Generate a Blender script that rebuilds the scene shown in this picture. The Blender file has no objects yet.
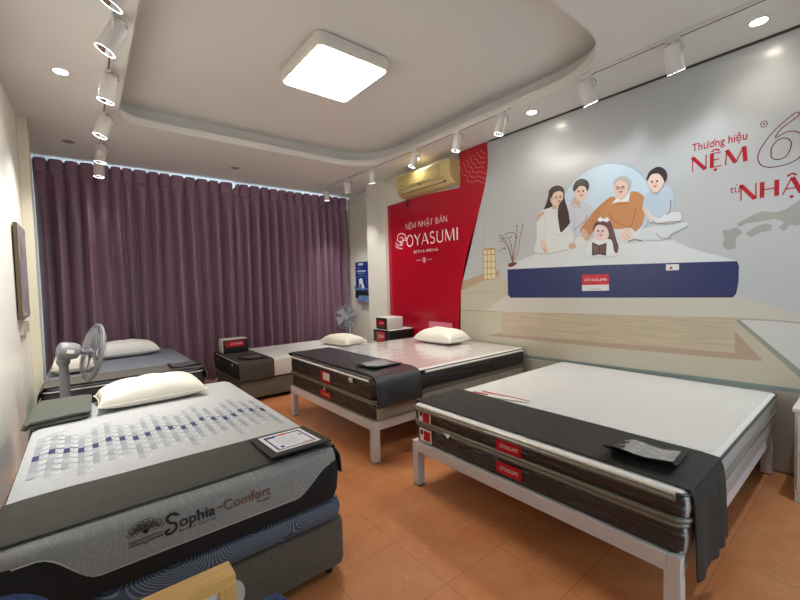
import bpy, bmesh, math, random
from mathutils import Vector, Matrix
from mathutils.geometry import tessellate_polygon
random.seed(7)
SC = bpy.context.scene
COL = SC.collection

# ------------------------------------------------------------------ camera
CAM_H = 1.45
F_PX = 391.08
RT = Vector((0.77779, -0.62797, -0.02641))
DN = Vector((-0.04732, -0.01662, -0.99874))
FW = Vector((0.62674, 0.77806, -0.04264))
cam_d = bpy.data.cameras.new('camera')
cam_d.sensor_width = 36.0
cam_d.lens = F_PX / 800 * 36.0
cam_d.clip_start = 0.02
cam = bpy.data.objects.new('camera', cam_d)
COL.objects.link(cam)
UP = -DN
BK = -FW
cam.matrix_world = Matrix(((RT.x, UP.x, BK.x, 0), (RT.y, UP.y, BK.y, 0), (RT.z, UP.z, BK.z, CAM_H), (0, 0, 0, 1)))
SC.camera = cam

# ------------------------------------------------------------------ world and exposure
SC.view_settings.view_transform = 'Standard'
SC.view_settings.look = 'None'
SC.view_settings.gamma = 1.0
SC.view_settings.exposure = 0.85
world = bpy.data.worlds.new('daylight')
SC.world = world
world.use_nodes = True
bg = world.node_tree.nodes['Background']
bg.inputs[0].default_value = (0.62, 0.86, 1.0, 1)
bg.inputs[1].default_value = 2.2
SPOT_W = 32.0
LEFT_W = 45.0
WASH_W = 9.0
DOWN_W = 9.0
PANEL_E = 15.0
LENS_E = 11.0

# ------------------------------------------------------------------ materials
def lin(c):
    if isinstance(c, str):
        c = tuple(int(c[i:i + 2], 16) for i in (0, 2, 4))
    return tuple(((v / 255) / 12.92 if v / 255 <= 0.04045 else ((v / 255 + 0.055) / 1.055) ** 2.4) for v in c)

MATS = {}
def mat(name, c, rough=0.6, metal=0.0, bump=0.0, bscale=60.0, var=0.0, vscale=8.0, coat=0.0, coat_rough=0.1, stretch=None, spec=0.5, sheen=0.0, emit=None, detail=3.0, bdist=0.01):
    if name in MATS:
        return MATS[name]
    m = bpy.data.materials.new(name)
    MATS[name] = m
    m.use_nodes = True
    nt = m.node_tree
    b = nt.nodes['Principled BSDF']
    col = lin(c)
    b.inputs['Base Color'].default_value = (*col, 1)
    b.inputs['Roughness'].default_value = rough
    b.inputs['Metallic'].default_value = metal
    b.inputs['Coat Weight'].default_value = coat
    b.inputs['Coat Roughness'].default_value = coat_rough
    b.inputs['Specular IOR Level'].default_value = spec
    b.inputs['Sheen Weight'].default_value = sheen
    tc = nt.nodes.new('ShaderNodeTexCoord')
    mp = nt.nodes.new('ShaderNodeMapping')
    nt.links.new(tc.outputs['Object'], mp.inputs['Vector'])
    if stretch:
        mp.inputs['Scale'].default_value = stretch[:3]
        if len(stretch) > 3:
            mp.inputs['Rotation'].default_value = stretch[3:6]
    if var > 0:
        n = nt.nodes.new('ShaderNodeTexNoise')
        n.inputs['Scale'].default_value = vscale
        n.inputs['Detail'].default_value = 5
        nt.links.new(mp.outputs[0], n.inputs['Vector'])
        r = nt.nodes.new('ShaderNodeValToRGB')
        r.color_ramp.elements[0].position = 0.3
        r.color_ramp.elements[1].position = 0.7
        r.color_ramp.elements[0].color = (*[max(0, v * (1 - var)) for v in col], 1)
        r.color_ramp.elements[1].color = (*[min(1, v * (1 + var)) for v in col], 1)
        nt.links.new(n.outputs['Fac'], r.inputs['Fac'])
        nt.links.new(r.outputs['Color'], b.inputs['Base Color'])
    if bump > 0:
        n2 = nt.nodes.new('ShaderNodeTexNoise')
        n2.inputs['Scale'].default_value = bscale
        n2.inputs['Detail'].default_value = detail
        nt.links.new(mp.outputs[0], n2.inputs['Vector'])
        bp = nt.nodes.new('ShaderNodeBump')
        bp.inputs['Strength'].default_value = bump
        bp.inputs['Distance'].default_value = bdist
        nt.links.new(n2.outputs['Fac'], bp.inputs['Height'])
        nt.links.new(bp.outputs['Normal'], b.inputs['Normal'])
        if coat > 0:
            nt.links.new(bp.outputs['Normal'], b.inputs['Coat Normal'])
    if emit:
        b.inputs['Emission Color'].default_value = (*lin(emit[0]), 1)
        b.inputs['Emission Strength'].default_value = emit[1]
    return m

def clear_film(name, tint=(1, 1, 1), gloss=0.10, rough=0.06, bump=0.5, bscale=5.0, stretch=(1, 3, 1)):
    """thin clear plastic: mostly see-through with crinkled highlights"""
    m = bpy.data.materials.new(name)
    MATS[name] = m
    m.use_nodes = True
    nt = m.node_tree
    for n in list(nt.nodes):
        if n.type != 'OUTPUT_MATERIAL':
            nt.nodes.remove(n)
    out = [n for n in nt.nodes if n.type == 'OUTPUT_MATERIAL'][0]
    tr = nt.nodes.new('ShaderNodeBsdfTransparent')
    tr.inputs[0].default_value = (*tint, 1)
    gl = nt.nodes.new('ShaderNodeBsdfGlossy')
    gl.inputs['Roughness'].default_value = rough
    gl.inputs['Color'].default_value = (1, 1, 1, 1)
    mx = nt.nodes.new('ShaderNodeMixShader')
    fr = nt.nodes.new('ShaderNodeLayerWeight')
    fr.inputs['Blend'].default_value = 0.35
    mr = nt.nodes.new('ShaderNodeMapRange')
    mr.inputs['To Min'].default_value = gloss * 0.4
    mr.inputs['To Max'].default_value = min(1, gloss * 5)
    nt.links.new(fr.outputs['Facing'], mr.inputs['Value'])
    nt.links.new(mr.outputs[0], mx.inputs[0])
    nt.links.new(tr.outputs[0], mx.inputs[1])
    nt.links.new(gl.outputs[0], mx.inputs[2])
    nt.links.new(mx.outputs[0], out.inputs[0])
    tc = nt.nodes.new('ShaderNodeTexCoord')
    mp = nt.nodes.new('ShaderNodeMapping')
    mp.inputs['Scale'].default_value = stretch
    mp.inputs['Rotation'].default_value = (0, 0, 0.4)
    n2 = nt.nodes.new('ShaderNodeTexNoise')
    n2.inputs['Scale'].default_value = bscale
    n2.inputs['Detail'].default_value = 4
    bp = nt.nodes.new('ShaderNodeBump')
    bp.inputs['Strength'].default_value = bump
    bp.inputs['Distance'].default_value = 0.02
    nt.links.new(tc.outputs['Object'], mp.inputs[0])
    nt.links.new(mp.outputs[0], n2.inputs['Vector'])
    nt.links.new(n2.outputs['Fac'], bp.inputs['Height'])
    nt.links.new(bp.outputs['Normal'], gl.inputs['Normal'])
    return m

def flat(c, rough=0.25):
    """printed ink of one colour"""
    k = 'ink_' + (c if isinstance(c, str) else '%02x%02x%02x' % tuple(c)) + ('' if rough == 0.25 else '_m')
    return mat(k, c, rough=rough)

# ------------------------------------------------------------------ mesh helpers
def new_obj(name, bm, mats, parent=None, smooth=None):
    me = bpy.data.meshes.new(name)
    bmesh.ops.recalc_face_normals(bm, faces=bm.faces[:]) if smooth != 'keep' else None
    bm.to_mesh(me)
    bm.free()
    for m in (mats if isinstance(mats, (list, tuple)) else [mats]):
        me.materials.append(m)
    if isinstance(smooth, (int, float)):
        for p in me.polygons:
            p.use_smooth = True
        me.set_sharp_from_angle(angle=math.radians(smooth))
    o = bpy.data.objects.new(name, me)
    COL.objects.link(o)
    if parent:
        o.parent = parent
        root = parent
        M = Matrix.Identity(4)
        chain = []
        while root:
            chain.append(root)
            root = root.parent
        for r in reversed(chain):
            M = M @ r.matrix_parent_inverse @ Matrix.LocRotScale(r.location, r.rotation_euler, r.scale) if r.parent else Matrix.LocRotScale(r.location, r.rotation_euler, r.scale)
        o.matrix_parent_inverse = M.inverted()
    return o

def tag(o, label, cat, group=None):
    o['label'] = label
    o['category'] = cat
    if group:
        o['group'] = group
    return o

def thing(name, label, cat, loc, group=None):
    o = bpy.data.objects.new(name, None)
    o.empty_display_size = 0.1
    COL.objects.link(o)
    o.location = loc
    return tag(o, label, cat, group)

def struct(name, bm, mats, smooth=None):
    o = new_obj(name, bm, mats, None, smooth)
    o['kind'] = 'structure'
    return o

def B():
    return bmesh.new()

def box(bm, x0, x1, y0, y1, z0, z1, bev=0.0, seg=2, mi=0, M=None):
    r = bmesh.ops.create_cube(bm, size=1)
    vs = r['verts']
    for v in vs:
        v.co = Vector((x0 + (v.co.x + .5) * (x1 - x0), y0 + (v.co.y + .5) * (y1 - y0), z0 + (v.co.z + .5) * (z1 - z0)))
    fs = set(f for v in vs for f in v.link_faces)
    if bev > 0:
        es = list(set(e for v in vs for e in v.link_edges))
        r2 = bmesh.ops.bevel(bm, geom=es, offset=bev, segments=seg, affect='EDGES', profile=0.5)
        fs |= set(r2['faces'])
        vs = list(set(v for f in fs if f.is_valid for v in f.verts))
    for f in fs:
        if f.is_valid:
            f.material_index = mi
    if M is not None:
        bmesh.ops.transform(bm, matrix=M, verts=[v for v in vs if v.is_valid])
    return vs

def frame_for(d):
    d = Vector(d).normalized()
    a = Vector((0, 0, 1)) if abs(d.z) < 0.95 else Vector((1, 0, 0))
    u = d.cross(a).normalized()
    return u, d.cross(u).normalized(), d

def rings(bm, loops, mi=0, cap0=True, cap1=True, closed=True):
    """skin consecutive loops of points"""
    R = [[bm.verts.new(p) for p in l] for l in loops]
    n = len(R[0])
    for a, b in zip(R, R[1:]):
        for i in range(n if closed else n - 1):
            j = (i + 1) % n
            try:
                bm.faces.new((a[i], a[j], b[j], b[i])).material_index = mi
            except ValueError:
                pass
    if cap0:
        bm.faces.new(list(reversed(R[0]))).material_index = mi
    if cap1:
        bm.faces.new(R[-1]).material_index = mi
    return R

def cyl(bm, p0, p1, r0, r1=None, seg=16, mi=0, cap0=True, cap1=True):
    r1 = r0 if r1 is None else r1
    p0, p1 = Vector(p0), Vector(p1)
    u, v, d = frame_for(p1 - p0)
    L = []
    for p, r in ((p0, r0), (p1, r1)):
        L.append([p + (u * math.cos(2 * math.pi * i / seg) + v * math.sin(2 * math.pi * i / seg)) * r for i in range(seg)])
    rings(bm, L, mi, cap0, cap1)

def lathe(bm, p0, axis, prof, seg=24, mi=0, cap0=True, cap1=True):
    p0 = Vector(p0)
    u, v, d = frame_for(axis)
    L = [[p0 + d * z + (u * math.cos(2 * math.pi * i / seg) + v * math.sin(2 * math.pi * i / seg)) * r for i in range(seg)] for r, z in prof]
    rings(bm, L, mi, cap0, cap1)

def tube(bm, pts, r, seg=6, closed=False, mi=0):
    pts = [Vector(p) for p in pts]
    n = len(pts)
    L = []
    pu = None
    for i, p in enumerate(pts):
        a = pts[(i - 1) % n] if (closed or i > 0) else p
        b = pts[(i + 1) % n] if (closed or i < n - 1) else p
        d = (b - a)
        if d.length < 1e-9:
            d = Vector((0, 0, 1))
        d.normalize()
        if pu is None:
            u, v, _ = frame_for(d)
        else:
            u = (pu - d * pu.dot(d)).normalized()
            v = d.cross(u)
        pu = u
        L.append([p + (u * math.cos(2 * math.pi * k / seg) + v * math.sin(2 * math.pi * k / seg)) * r for k in range(seg)])
    if closed:
        L.append(L[0])
        R = [[bm.verts.new(q) for q in l] for l in L[:-1]]
        for i in range(n):
            a, b = R[i], R[(i + 1) % n]
            for k in range(seg):
                j = (k + 1) % seg
                bm.faces.new((a[k], a[j], b[j], b[k])).material_index = mi
    else:
        rings(bm, L, mi)

def prism(bm, pts, off, mi=0):
    """polygon extruded by a vector"""
    off = Vector(off)
    a = [Vector(p) for p in pts]
    rings(bm, [a, [p + off for p in a]], mi)

def thicken(bm, t):
    """give an open sheet thickness by offsetting along its vertex normals"""
    bm.normal_update()
    vs, fs = bm.verts[:], bm.faces[:]
    off = {v: bm.verts.new(v.co - v.normal * t) for v in vs}
    bd = [e for e in bm.edges if len(e.link_faces) == 1]
    for f in fs:
        bm.faces.new([off[v] for v in reversed(f.verts)]).material_index = f.material_index
    for e in bd:
        a, b = e.verts
        bm.faces.new((a, b, off[b], off[a]))
    bmesh.ops.recalc_face_normals(bm, faces=bm.faces[:])

def smooth_loop(pts, n=4, closed=True):
    P = [Vector(p) if len(p) == 3 else Vector((p[0], p[1], 0)) for p in pts]
    N = len(P)
    out = []
    for i in range(N if closed else N - 1):
        p0 = P[(i - 1) % N] if (closed or i > 0) else P[i]
        p1, p2 = P[i], P[(i + 1) % N]
        p3 = P[(i + 2) % N] if (closed or i + 2 < N) else P[(i + 1) % N]
        for k in range(n):
            t = k / n
            out.append(0.5 * ((2 * p1) + (p2 - p0) * t + (2 * p0 - 5 * p1 + 4 * p2 - p3) * t * t + (3 * p1 - p0 - 3 * p2 + p3) * t ** 3))
    if not closed:
        out.append(P[-1])
    return [(v.x, v.y) for v in out] if len(pts[0]) == 2 else out

def rr(x0, x1, y0, y1, r, n=5, rs=None):
    rs = rs or (r, r, r, r)       # corners: x1y1, x0y1, x0y0, x1y0
    out = []
    for (cx, cy, a0), q in zip(((x1, y1, 0), (x0, y1, 90), (x0, y0, 180), (x1, y0, 270)), rs):
        sx = -1 if cx == x1 else 1
        sy = -1 if cy == y1 else 1
        for i in range(n + 1):
            a = math.radians(a0 + 90 * i / n)
            out.append((cx + sx * q + math.cos(a) * q, cy + sy * q + math.sin(a) * q))
    return out

def text_mesh(s, size=1.0, bold=0.0, shear=0.0, sx=1.0, align='LEFT'):
    """list of (verts2d, faces) of flat lettering in the built-in typeface"""
    cu = bpy.data.curves.new('lettering', 'FONT')
    cu.body = s
    cu.size = size
    cu.offset = bold
    cu.shear = shear
    cu.align_x = align
    cu.resolution_u = 3
    o = bpy.data.objects.new('lettering', cu)
    COL.objects.link(o)
    dg = bpy.context.evaluated_depsgraph_get()
    me = o.evaluated_get(dg).to_mesh()
    vs = [(v.co.x * sx, v.co.y) for v in me.vertices]
    fs = [tuple(p.vertices) for p in me.polygons]
    o.evaluated_get(dg).to_mesh_clear()
    bpy.data.objects.remove(o)
    bpy.data.curves.remove(cu)
    return vs, fs

def put_text(bm, s, O, U, V, height, width=None, bold=0.0, shear=0.0, mi=0, align='LEFT'):
    """lay lettering on a plane: origin O (baseline), unit axes U (reading direction) and V (up)"""
    vs, fs = text_mesh(s, 1.0, bold, shear)
    if not vs:
        return
    xs = [v[0] for v in vs]
    x0, w = min(xs), max(xs) - min(xs)
    k = height / 0.72
    kx = (width / w) if width else k
    O, U, V = Vector(O), Vector(U), Vector(V)
    sh = {'LEFT': 0, 'CENTER': -w * kx / 2, 'RIGHT': -w * kx}[align]
    bv = [bm.verts.new(O + U * ((x - x0) * kx + sh) + V * (y * k)) for x, y in vs]
    for f in fs:
        try:
            bm.faces.new([bv[i] for i in f]).material_index = mi
        except ValueError:
            pass

# display letters drawn from thick and thin strokes in a unit-high box
def arc(cx, cy, rx, ry, a0, a1, n=14):
    return [(cx + rx * math.cos(math.radians(a0 + (a1 - a0) * i / n)), cy + ry * math.sin(math.radians(a0 + (a1 - a0) * i / n))) for i in range(n + 1)]
GLY = {
    'N': (0.80, [([(0.06, 0), (0.06, 1)], 't'), ([(0.06, 1), (0.70, 0)], 'T'), ([(0.74, 0), (0.74, 1)], 't'), ([(0.0, 1), (0.1, 1)], 't')]),
    'E': (0.58, [([(0.10, 0), (0.10, 1)], 'T'), ([(0.1, 0.97), (0.54, 0.97)], 't'), ([(0.1, 0.52), (0.46, 0.52)], 't'), ([(0.1, 0.03), (0.56, 0.03)], 't')]),
    'M': (1.02, [([(0.05, 0), (0.10, 1)], 't'), ([(0.10, 1), (0.50, 0.04)], 'T'), ([(0.50, 0.04), (0.86, 1)], 't'), ([(0.88, 1), (0.94, 0)], 'T')]),
    'H': (0.82, [([(0.09, 0), (0.09, 1)], 'T'), ([(0.09, 0.5), (0.7, 0.5)], 't'), ([(0.72, 0), (0.72, 1)], 'T')]),
    'A': (0.84, [([(0.02, 0), (0.40, 1)], 't'), ([(0.42, 1), (0.78, 0)], 'T'), ([(0.16, 0.34), (0.62, 0.34)], 't')]),
    'O': (0.92, [(arc(0.45, 0.5, 0.38, 0.5, 90, 270), 'm'), (arc(0.45, 0.5, 0.38, 0.5, -90, 90), 'm')]),
    'Y': (0.74, [([(0.02, 1), (0.37, 0.48)], 'T'), ([(0.72, 1), (0.37, 0.48)], 't'), ([(0.37, 0.5), (0.37, 0)], 'T')]),
    'S': (0.62, [(arc(0.30, 0.75, 0.22, 0.24, 30, 270, 10)[:-1] + arc(0.30, 0.26, 0.24, 0.25, 90, -150, 10), 'm')]),
    'U': (0.82, [([(0.09, 1), (0.09, 0.32)] + arc(0.40, 0.32, 0.31, 0.30, 180, 360, 10) + [(0.71, 1)], 'm')]),
    'I': (0.26, [([(0.12, 0), (0.12, 1)], 'T')]),
    'T': (0.66, [([(0.32, 0), (0.32, 1)], 'T'), ([(0.0, 0.97), (0.64, 0.97)], 't')]),
    'B': (0.64, [([(0.09, 0), (0.09, 1)], 'T'), ([(0.09, .97), (.3, .97)] + arc(0.3, 0.75, 0.2, 0.22, 90, -90, 8) + [(0.09, 0.53)], 't'), ([(0.09, .53), (.32, .53)] + arc(0.32, 0.28, 0.24, 0.25, 90, -90, 8) + [(0.09, 0.03)], 't')]),
    ' ': (0.40, []),
    '\u1ec6': None, '\u1eac': None, '\u1ea2': None,
}
def stroke(bm, pts3, w, nrm, mi=0, closed=False):
    """flat ribbon following a polyline in a plane with normal nrm"""
    pts = [Vector(p) for p in pts3]
    n = len(pts)
    L, Rr = [], []
    nrm = Vector(nrm)
    for i, p in enumerate(pts):
        a = pts[(i - 1) % n] if (closed or i > 0) else p
        b = pts[(i + 1) % n] if (closed or i < n - 1) else p
        d = b - a
        if d.length < 1e-9:
            d = Vector((0, 0, 1))
        s = d.normalized().cross(nrm) * w / 2
        L.append(bm.verts.new(p + s))
        Rr.append(bm.verts.new(p - s))
    for i in range(n if closed else n - 1):
        j = (i + 1) % n
        bm.faces.new((L[i], L[j], Rr[j], Rr[i])).material_index = mi

def display_text(bm, s, O, U, V, height, width, thick, thin, mi=0):
    O, U, V = Vector(O), Vector(U), Vector(V)
    nrm = U.cross(V)
    base = {'\u1ec6': ('E', '^.'), '\u1eac': ('A', '^.'), '\u1ea2': ('A', '?')}
    tot = sum(GLY[base[c][0] if c in base else c][0] + 0.12 for c in s) - 0.12
    kx = width / tot
    x = 0.0
    W = {'T': thick, 't': thin, 'm': (thick + thin) / 2}
    for c in s:
        g, mk = base[c] if c in base else (c, '')
        adv, st = GLY[g]
        def P(p):
            return O + U * ((x + p[0]) * kx) + V * (p[1] * height)
        for pts, kind in st:
            stroke(bm, [P(p) for p in pts], W[kind], nrm, mi)
        m = adv / 2 - 0.02
        if '^' in mk:
            stroke(bm, [P((m - 0.2, 1.10)), P((m, 1.24)), P((m + 0.2, 1.10))], thin * 1.5, nrm, mi)
        if '?' in mk:
            stroke(bm, [P(q) for q in ((m - 0.08, 1.26), (m + 0.08, 1.28), (m + 0.06, 1.18), (m, 1.10))], thin, nrm, mi)
        if '.' in mk:
            bm.faces.new([bm.verts.new(P((m + 0.09 * math.cos(a), -0.17)) + V * (0.09 * math.sin(a) * kx)) for a in [2 * math.pi * k / 10 for k in range(10)]]).material_index = mi
        x += adv + 0.12

# a photo-frame point carried on to a wall plane x = const (only used for drawing flat prints on that wall)
def wall_pt(px, py, X):
    d = RT * ((px - 400) / F_PX) + DN * ((py - 300) / F_PX) + FW
    t = X / d.x
    return Vector((X, d.y * t, CAM_H + d.z * t))

# ================================================================== THE ROOM
LX, RX, CZ, BY, FY = -0.43, 3.90, 3.14, 6.85, -1.7
TZ = 3.37

m_wall = mat('left wall paint', (244, 242, 233), rough=0.35, bump=0.05, bscale=30)
m_wall2 = mat('cream column paint', (226, 219, 196), rough=0.5, bump=0.05, bscale=40)
m_wall3 = mat('white wall paint', (226, 222, 210), rough=0.55, bump=0.04, bscale=40)
m_ceil = mat('ceiling paint', (226, 223, 218), rough=0.75, bump=0.05, bscale=50)

def floor_mat():
    m = bpy.data.materials.new('orange marbled tile')
    m.use_nodes = True
    nt = m.node_tree
    b = nt.nodes['Principled BSDF']
    b.inputs['Roughness'].default_value = 0.32
    tc = nt.nodes.new('ShaderNodeTexCoord')
    # tile colour
    n1 = nt.nodes.new('ShaderNodeTexNoise'); n1.inputs['Scale'].default_value = 3.0; n1.inputs['Detail'].default_value = 6; n1.inputs['Distortion'].default_value = 1.2
    r1 = nt.nodes.new('ShaderNodeValToRGB')
    r1.color_ramp.elements[0].position = 0.3; r1.color_ramp.elements[0].color = (*lin((196, 122, 74)), 1)
    r1.color_ramp.elements[1].position = 0.75; r1.color_ramp.elements[1].color = (*lin((214, 144, 96)), 1)
    # pale flecks and veins
    n2 = nt.nodes.new('ShaderNodeTexNoise'); n2.inputs['Scale'].default_value = 7.0; n2.inputs['Detail'].default_value = 3; n2.inputs['Distortion'].default_value = 2.5
    sub = nt.nodes.new('ShaderNodeMath'); sub.operation = 'SUBTRACT'; sub.inputs[1].default_value = 0.5
    ab = nt.nodes.new('ShaderNodeMath'); ab.operation = 'ABSOLUTE'
    r2 = nt.nodes.new('ShaderNodeValToRGB')
    r2.color_ramp.elements[0].position = 0.0; r2.color_ramp.elements[0].color = (1, 1, 1, 1)
    r2.color_ramp.elements[1].position = 0.013; r2.color_ramp.elements[1].color = (0, 0, 0, 1)
    n3 = nt.nodes.new('ShaderNodeTexNoise'); n3.inputs['Scale'].default_value = 5.0
    r3 = nt.nodes.new('ShaderNodeValToRGB')
    r3.color_ramp.elements[0].position = 0.44; r3.color_ramp.elements[0].color = (0, 0, 0, 1)
    r3.color_ramp.elements[1].position = 0.58; r3.color_ramp.elements[1].color = (1, 1, 1, 1)
    mu = nt.nodes.new('ShaderNodeMath'); mu.operation = 'MULTIPLY'
    mu2 = nt.nodes.new('ShaderNodeMath'); mu2.operation = 'MULTIPLY'; mu2.inputs[1].default_value = 0.5
    mix = nt.nodes.new('ShaderNodeMixRGB'); mix.inputs['Color2'].default_value = (*lin((232, 188, 150)), 1)
    # grout
    mp = nt.nodes.new('ShaderNodeMapping'); mp.inputs['Location'].default_value = (0.31, 0.30, 0)
    br = nt.nodes.new('ShaderNodeTexBrick'); br.offset = 0; br.inputs['Scale'].default_value = 1.0
    br.inputs['Brick Width'].default_value = 0.4; br.inputs['Row Height'].default_value = 0.4
    br.inputs['Mortar Size'].default_value = 0.0022; br.inputs['Mortar Smooth'].default_value = 0.1
    br.inputs['Color1'].default_value = (1, 1, 1, 1); br.inputs['Color2'].default_value = (0.93, 0.93, 0.93, 1)
    br.inputs['Mortar'].default_value = (0.66, 0.58, 0.54, 1)
    mg = nt.nodes.new('ShaderNodeMixRGB'); mg.blend_type = 'MULTIPLY'; mg.inputs['Fac'].default_value = 1
    L = nt.links.new
    for n in (n1, n2, n3):
        L(tc.outputs['Object'], n.inputs['Vector'])
    L(tc.outputs['Object'], mp.inputs[0]); L(mp.outputs[0], br.inputs['Vector'])
    L(n1.outputs['Fac'], r1.inputs[0]); L(n2.outputs['Fac'], sub.inputs[0]); L(sub.outputs[0], ab.inputs[0]); L(ab.outputs[0], r2.inputs[0])
    L(n3.outputs['Fac'], r3.inputs[0]); L(r2.outputs[0], mu.inputs[0]); L(r3.outputs[0], mu.inputs[1]); L(mu.outputs[0], mu2.inputs[0])
    L(mu2.outputs[0], mix.inputs['Fac']); L(r1.outputs[0], mix.inputs['Color1']); L(mix.outputs[0], mg.inputs['Color1']); L(br.outputs['Color'], mg.inputs['Color2'])
    L(mg.outputs[0], b.inputs['Base Color'])
    return m
m_floor = floor_mat()

bm = B(); box(bm, LX - .1, RX + .30, FY, BY + .1, -.1, 0); struct('floor', bm, m_floor)
bm = B(); box(bm, LX - .1, LX, FY, BY + .1, 0, TZ + .1); struct('wall_left', bm, m_wall)
bm = B(); box(bm, RX, RX + .25, FY, 5.60, 0, TZ + .1); struct('wall_right', bm, m_wall3)
bm = B(); box(bm, 4.08, RX + .30, 5.60, BY + .1, 0, TZ + .1); struct('wall_niche', bm, m_wall3)
# wide projecting pier on the right wall between the red board and the curtain
bm = B(); box(bm, 3.82, RX + .02, 5.085, 5.60, 0, CZ, bev=.004); struct('trim_1', bm, m_wall3)
# column in the left corner
bm = B(); box(bm, LX, -.352, 5.18, 5.36, 0, CZ, bev=.004); struct('trim_2', bm, m_wall2)
# wall behind the curtain with its window
bm = B()
box(bm, LX - .1, RX + .25, BY, BY + .1, 0, .35)
box(bm, LX - .1, -.30, BY, BY + .1, .35, TZ)
box(bm, 4.05, RX + .30, BY, BY + .1, .35, TZ)
box(bm, -.30, 4.05, BY, BY + .1, 3.135, TZ)
struct('wall_back', bm, m_wall3)
m_alu = mat('window aluminium', (190, 190, 190), rough=.35, metal=.8)
bm = B()
for x in (-.30, .78, 1.86, 2.94, 4.01):
    box(bm, x, x + .04, BY + .02, BY + .07, .35, 3.135)
box(bm, -.26, 4.01, BY + .025, BY + .065, .35, .39)
w = struct('window_1', bm, m_alu)
bm = B(); box(bm, -.29, 4.04, BY + .042, BY + .046, .37, 3.135)
new_obj('window_glass', bm, clear_film('window glass', gloss=.05, bump=0), w)
# shop front behind the camera: unseen wall, its doorway narrowed to hold back daylight
bm = B()
box(bm, LX - .1, 1.2, FY - .1, FY, 0, TZ + .1)
box(bm, 2.4, RX + .25, FY - .1, FY, 0, TZ + .1)
box(bm, 1.2, 2.4, FY - .1, FY, 2.2, TZ + .1)
struct('wall_front', bm, m_wall3)

# ceiling: soffit with a rounded tray
bm = B()
hole = rr(.33, 3.37, 1.30, 4.84, .4, 8, rs=(.55, .26, .30, .62))
outer = [(LX - .1, FY), (RX + .30, FY), (RX + .30, BY + .1), (LX - .1, BY + .1)]
def loop_edges(pts, z):
    vs = [bm.verts.new((x, y, z)) for x, y in pts]
    return vs, [bm.edges.new((vs[i], vs[(i + 1) % len(vs)])) for i in range(len(vs))]
ov, oe = loop_edges(outer, CZ)
hv, he = loop_edges(hole, CZ)
bmesh.ops.triangle_fill(bm, edges=oe + he, use_beauty=True)
prev = hv
big = rr(.33 - .14, 3.37 + .14, 1.30 - .14, 4.84 + .14, .5, 8, rs=(.69, .40, .44, .76))
for pts, z in ((hole, CZ + .075), (big, CZ + .075), (big, TZ)):
    cur = [bm.verts.new((x, y, z)) for x, y in pts]
    for i in range(len(cur)):
        j = (i + 1) % len(cur)
        bm.faces.new((prev[i], prev[j], cur[j], cur[i]))
    prev = cur
bm.faces.new(prev)
o2 = [bm.verts.new((x, y, TZ + .05)) for x, y in outer]
for i in range(4):
    bm.faces.new((ov[i], ov[(i + 1) % 4], o2[(i + 1) % 4], o2[i]))
bm.faces.new(o2)
struct('ceiling', bm, m_ceil, smooth=35)

m_dark = mat('dark metal trim', (70, 66, 60), rough=.4)
bm = B(); box(bm, RX - .022, RX, FY, 3.03, CZ - .016, CZ); struct('trim_3', bm, m_dark)
bm = B(); box(bm, RX - .03, RX, FY, 5.08, 0, .018); struct('baseboard_right', bm, mat('grey brown skirting', (120, 105, 90), rough=.4))

# ------------------------------------------------------------------ curtains
m_curt = mat('mauve satin curtain', (144, 108, 127), rough=.38, bump=.06, bscale=300, sheen=.25)
def curtain(x0, x1, label, seed, y_mid=6.56, ztop=3.120, top_gap=0):
    rnd = random.Random(seed)
    xs, ph = [], []
    # irregular pleats
    edges = [x0]
    while edges[-1] < x1 - .07:
        edges.append(edges[-1] + rnd.uniform(.125, .185))
    edges[-1] = x1
    K = 16
    zs = [ztop, ztop - .02, ztop - .06, ztop - .11, ztop - .15, ztop - .175, ztop - .20, ztop - .26, ztop - .4] + [ztop - .4 - (ztop - .43) * k / 16 for k in range(1, 17)]
    bm = B()
    grid = []
    amps = [rnd.uniform(.75, 1.25) for _ in edges]
    drift = [rnd.uniform(-1, 1) for _ in edges]
    ncol = (len(edges) - 1) * K + 1
    for r, z in enumerate(zs):
        row = []
        d = ztop - z
        for c in range(ncol):
            p = min(c // K, len(edges) - 2)
            t = c / K - p
            xa, xb = edges[p], edges[p + 1]
            x = xa + (xb - xa) * t
            a = amps[p] * (1 - t) + amps[p + 1] * t
            # pleat seam sits at t = 0: header is nearly flat between seams, then opens in round folds
            w = math.cos(2 * math.pi * t)
            if d < .19:
                sd = min(t, 1 - t)
                g_ = math.exp(-(sd / .085) ** 2)
                y = .050 * g_ - .016 * math.sin(math.pi * t) + (.012 if d > .165 else 0)
            else:
                k = min(1, (d - .19) / .5)
                q = d / 3.0
                fold = math.cos(2 * math.pi * t) + .35 * math.cos(4 * math.pi * t + drift[p] * 2 * q)
                y = (.034 + .040 * k) * a * (fold - .25)
                x += .10 * math.sin(2 * math.pi * t) * (xb - xa) * k
                x += .018 * drift[p] * math.sin(q * 2.2) * math.sin(math.pi * t) + .01 * math.sin(q * 3 + p)
            zz = z
            if top_gap and c < K and d < .16:
                x += top_gap * (1 - d / .16) * (1 - c / K)
            if r < 2:
                zz -= .022 * math.exp(-(min(t, 1 - t) / .10) ** 2) + .005 * math.sin(x * 3 + seed)
            row.append(bm.verts.new((x, y_mid + y, zz)))
        grid.append(row)
    for a, b in zip(grid, grid[1:]):
        for i in range(ncol - 1):
            bm.faces.new((a[i], a[i + 1], b[i + 1], b[i]))
    thicken(bm, .003)
    o = new_obj('curtain', bm, m_curt, smooth=60)
    return tag(o, label, 'curtain', 'pleated window curtains')
curtain(-.425, 1.930, 'mauve pleated floor-length curtain hanging beside the cream corner column, left half', 3)
curtain(1.885, 4.07, 'mauve pleated floor-length curtain hanging beside the blue poster, right half', 11, y_mid=6.60, top_gap=.11)
bm = B(); box(bm, -.42, 4.07, 6.715, 6.745, 3.02, 3.05)
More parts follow.
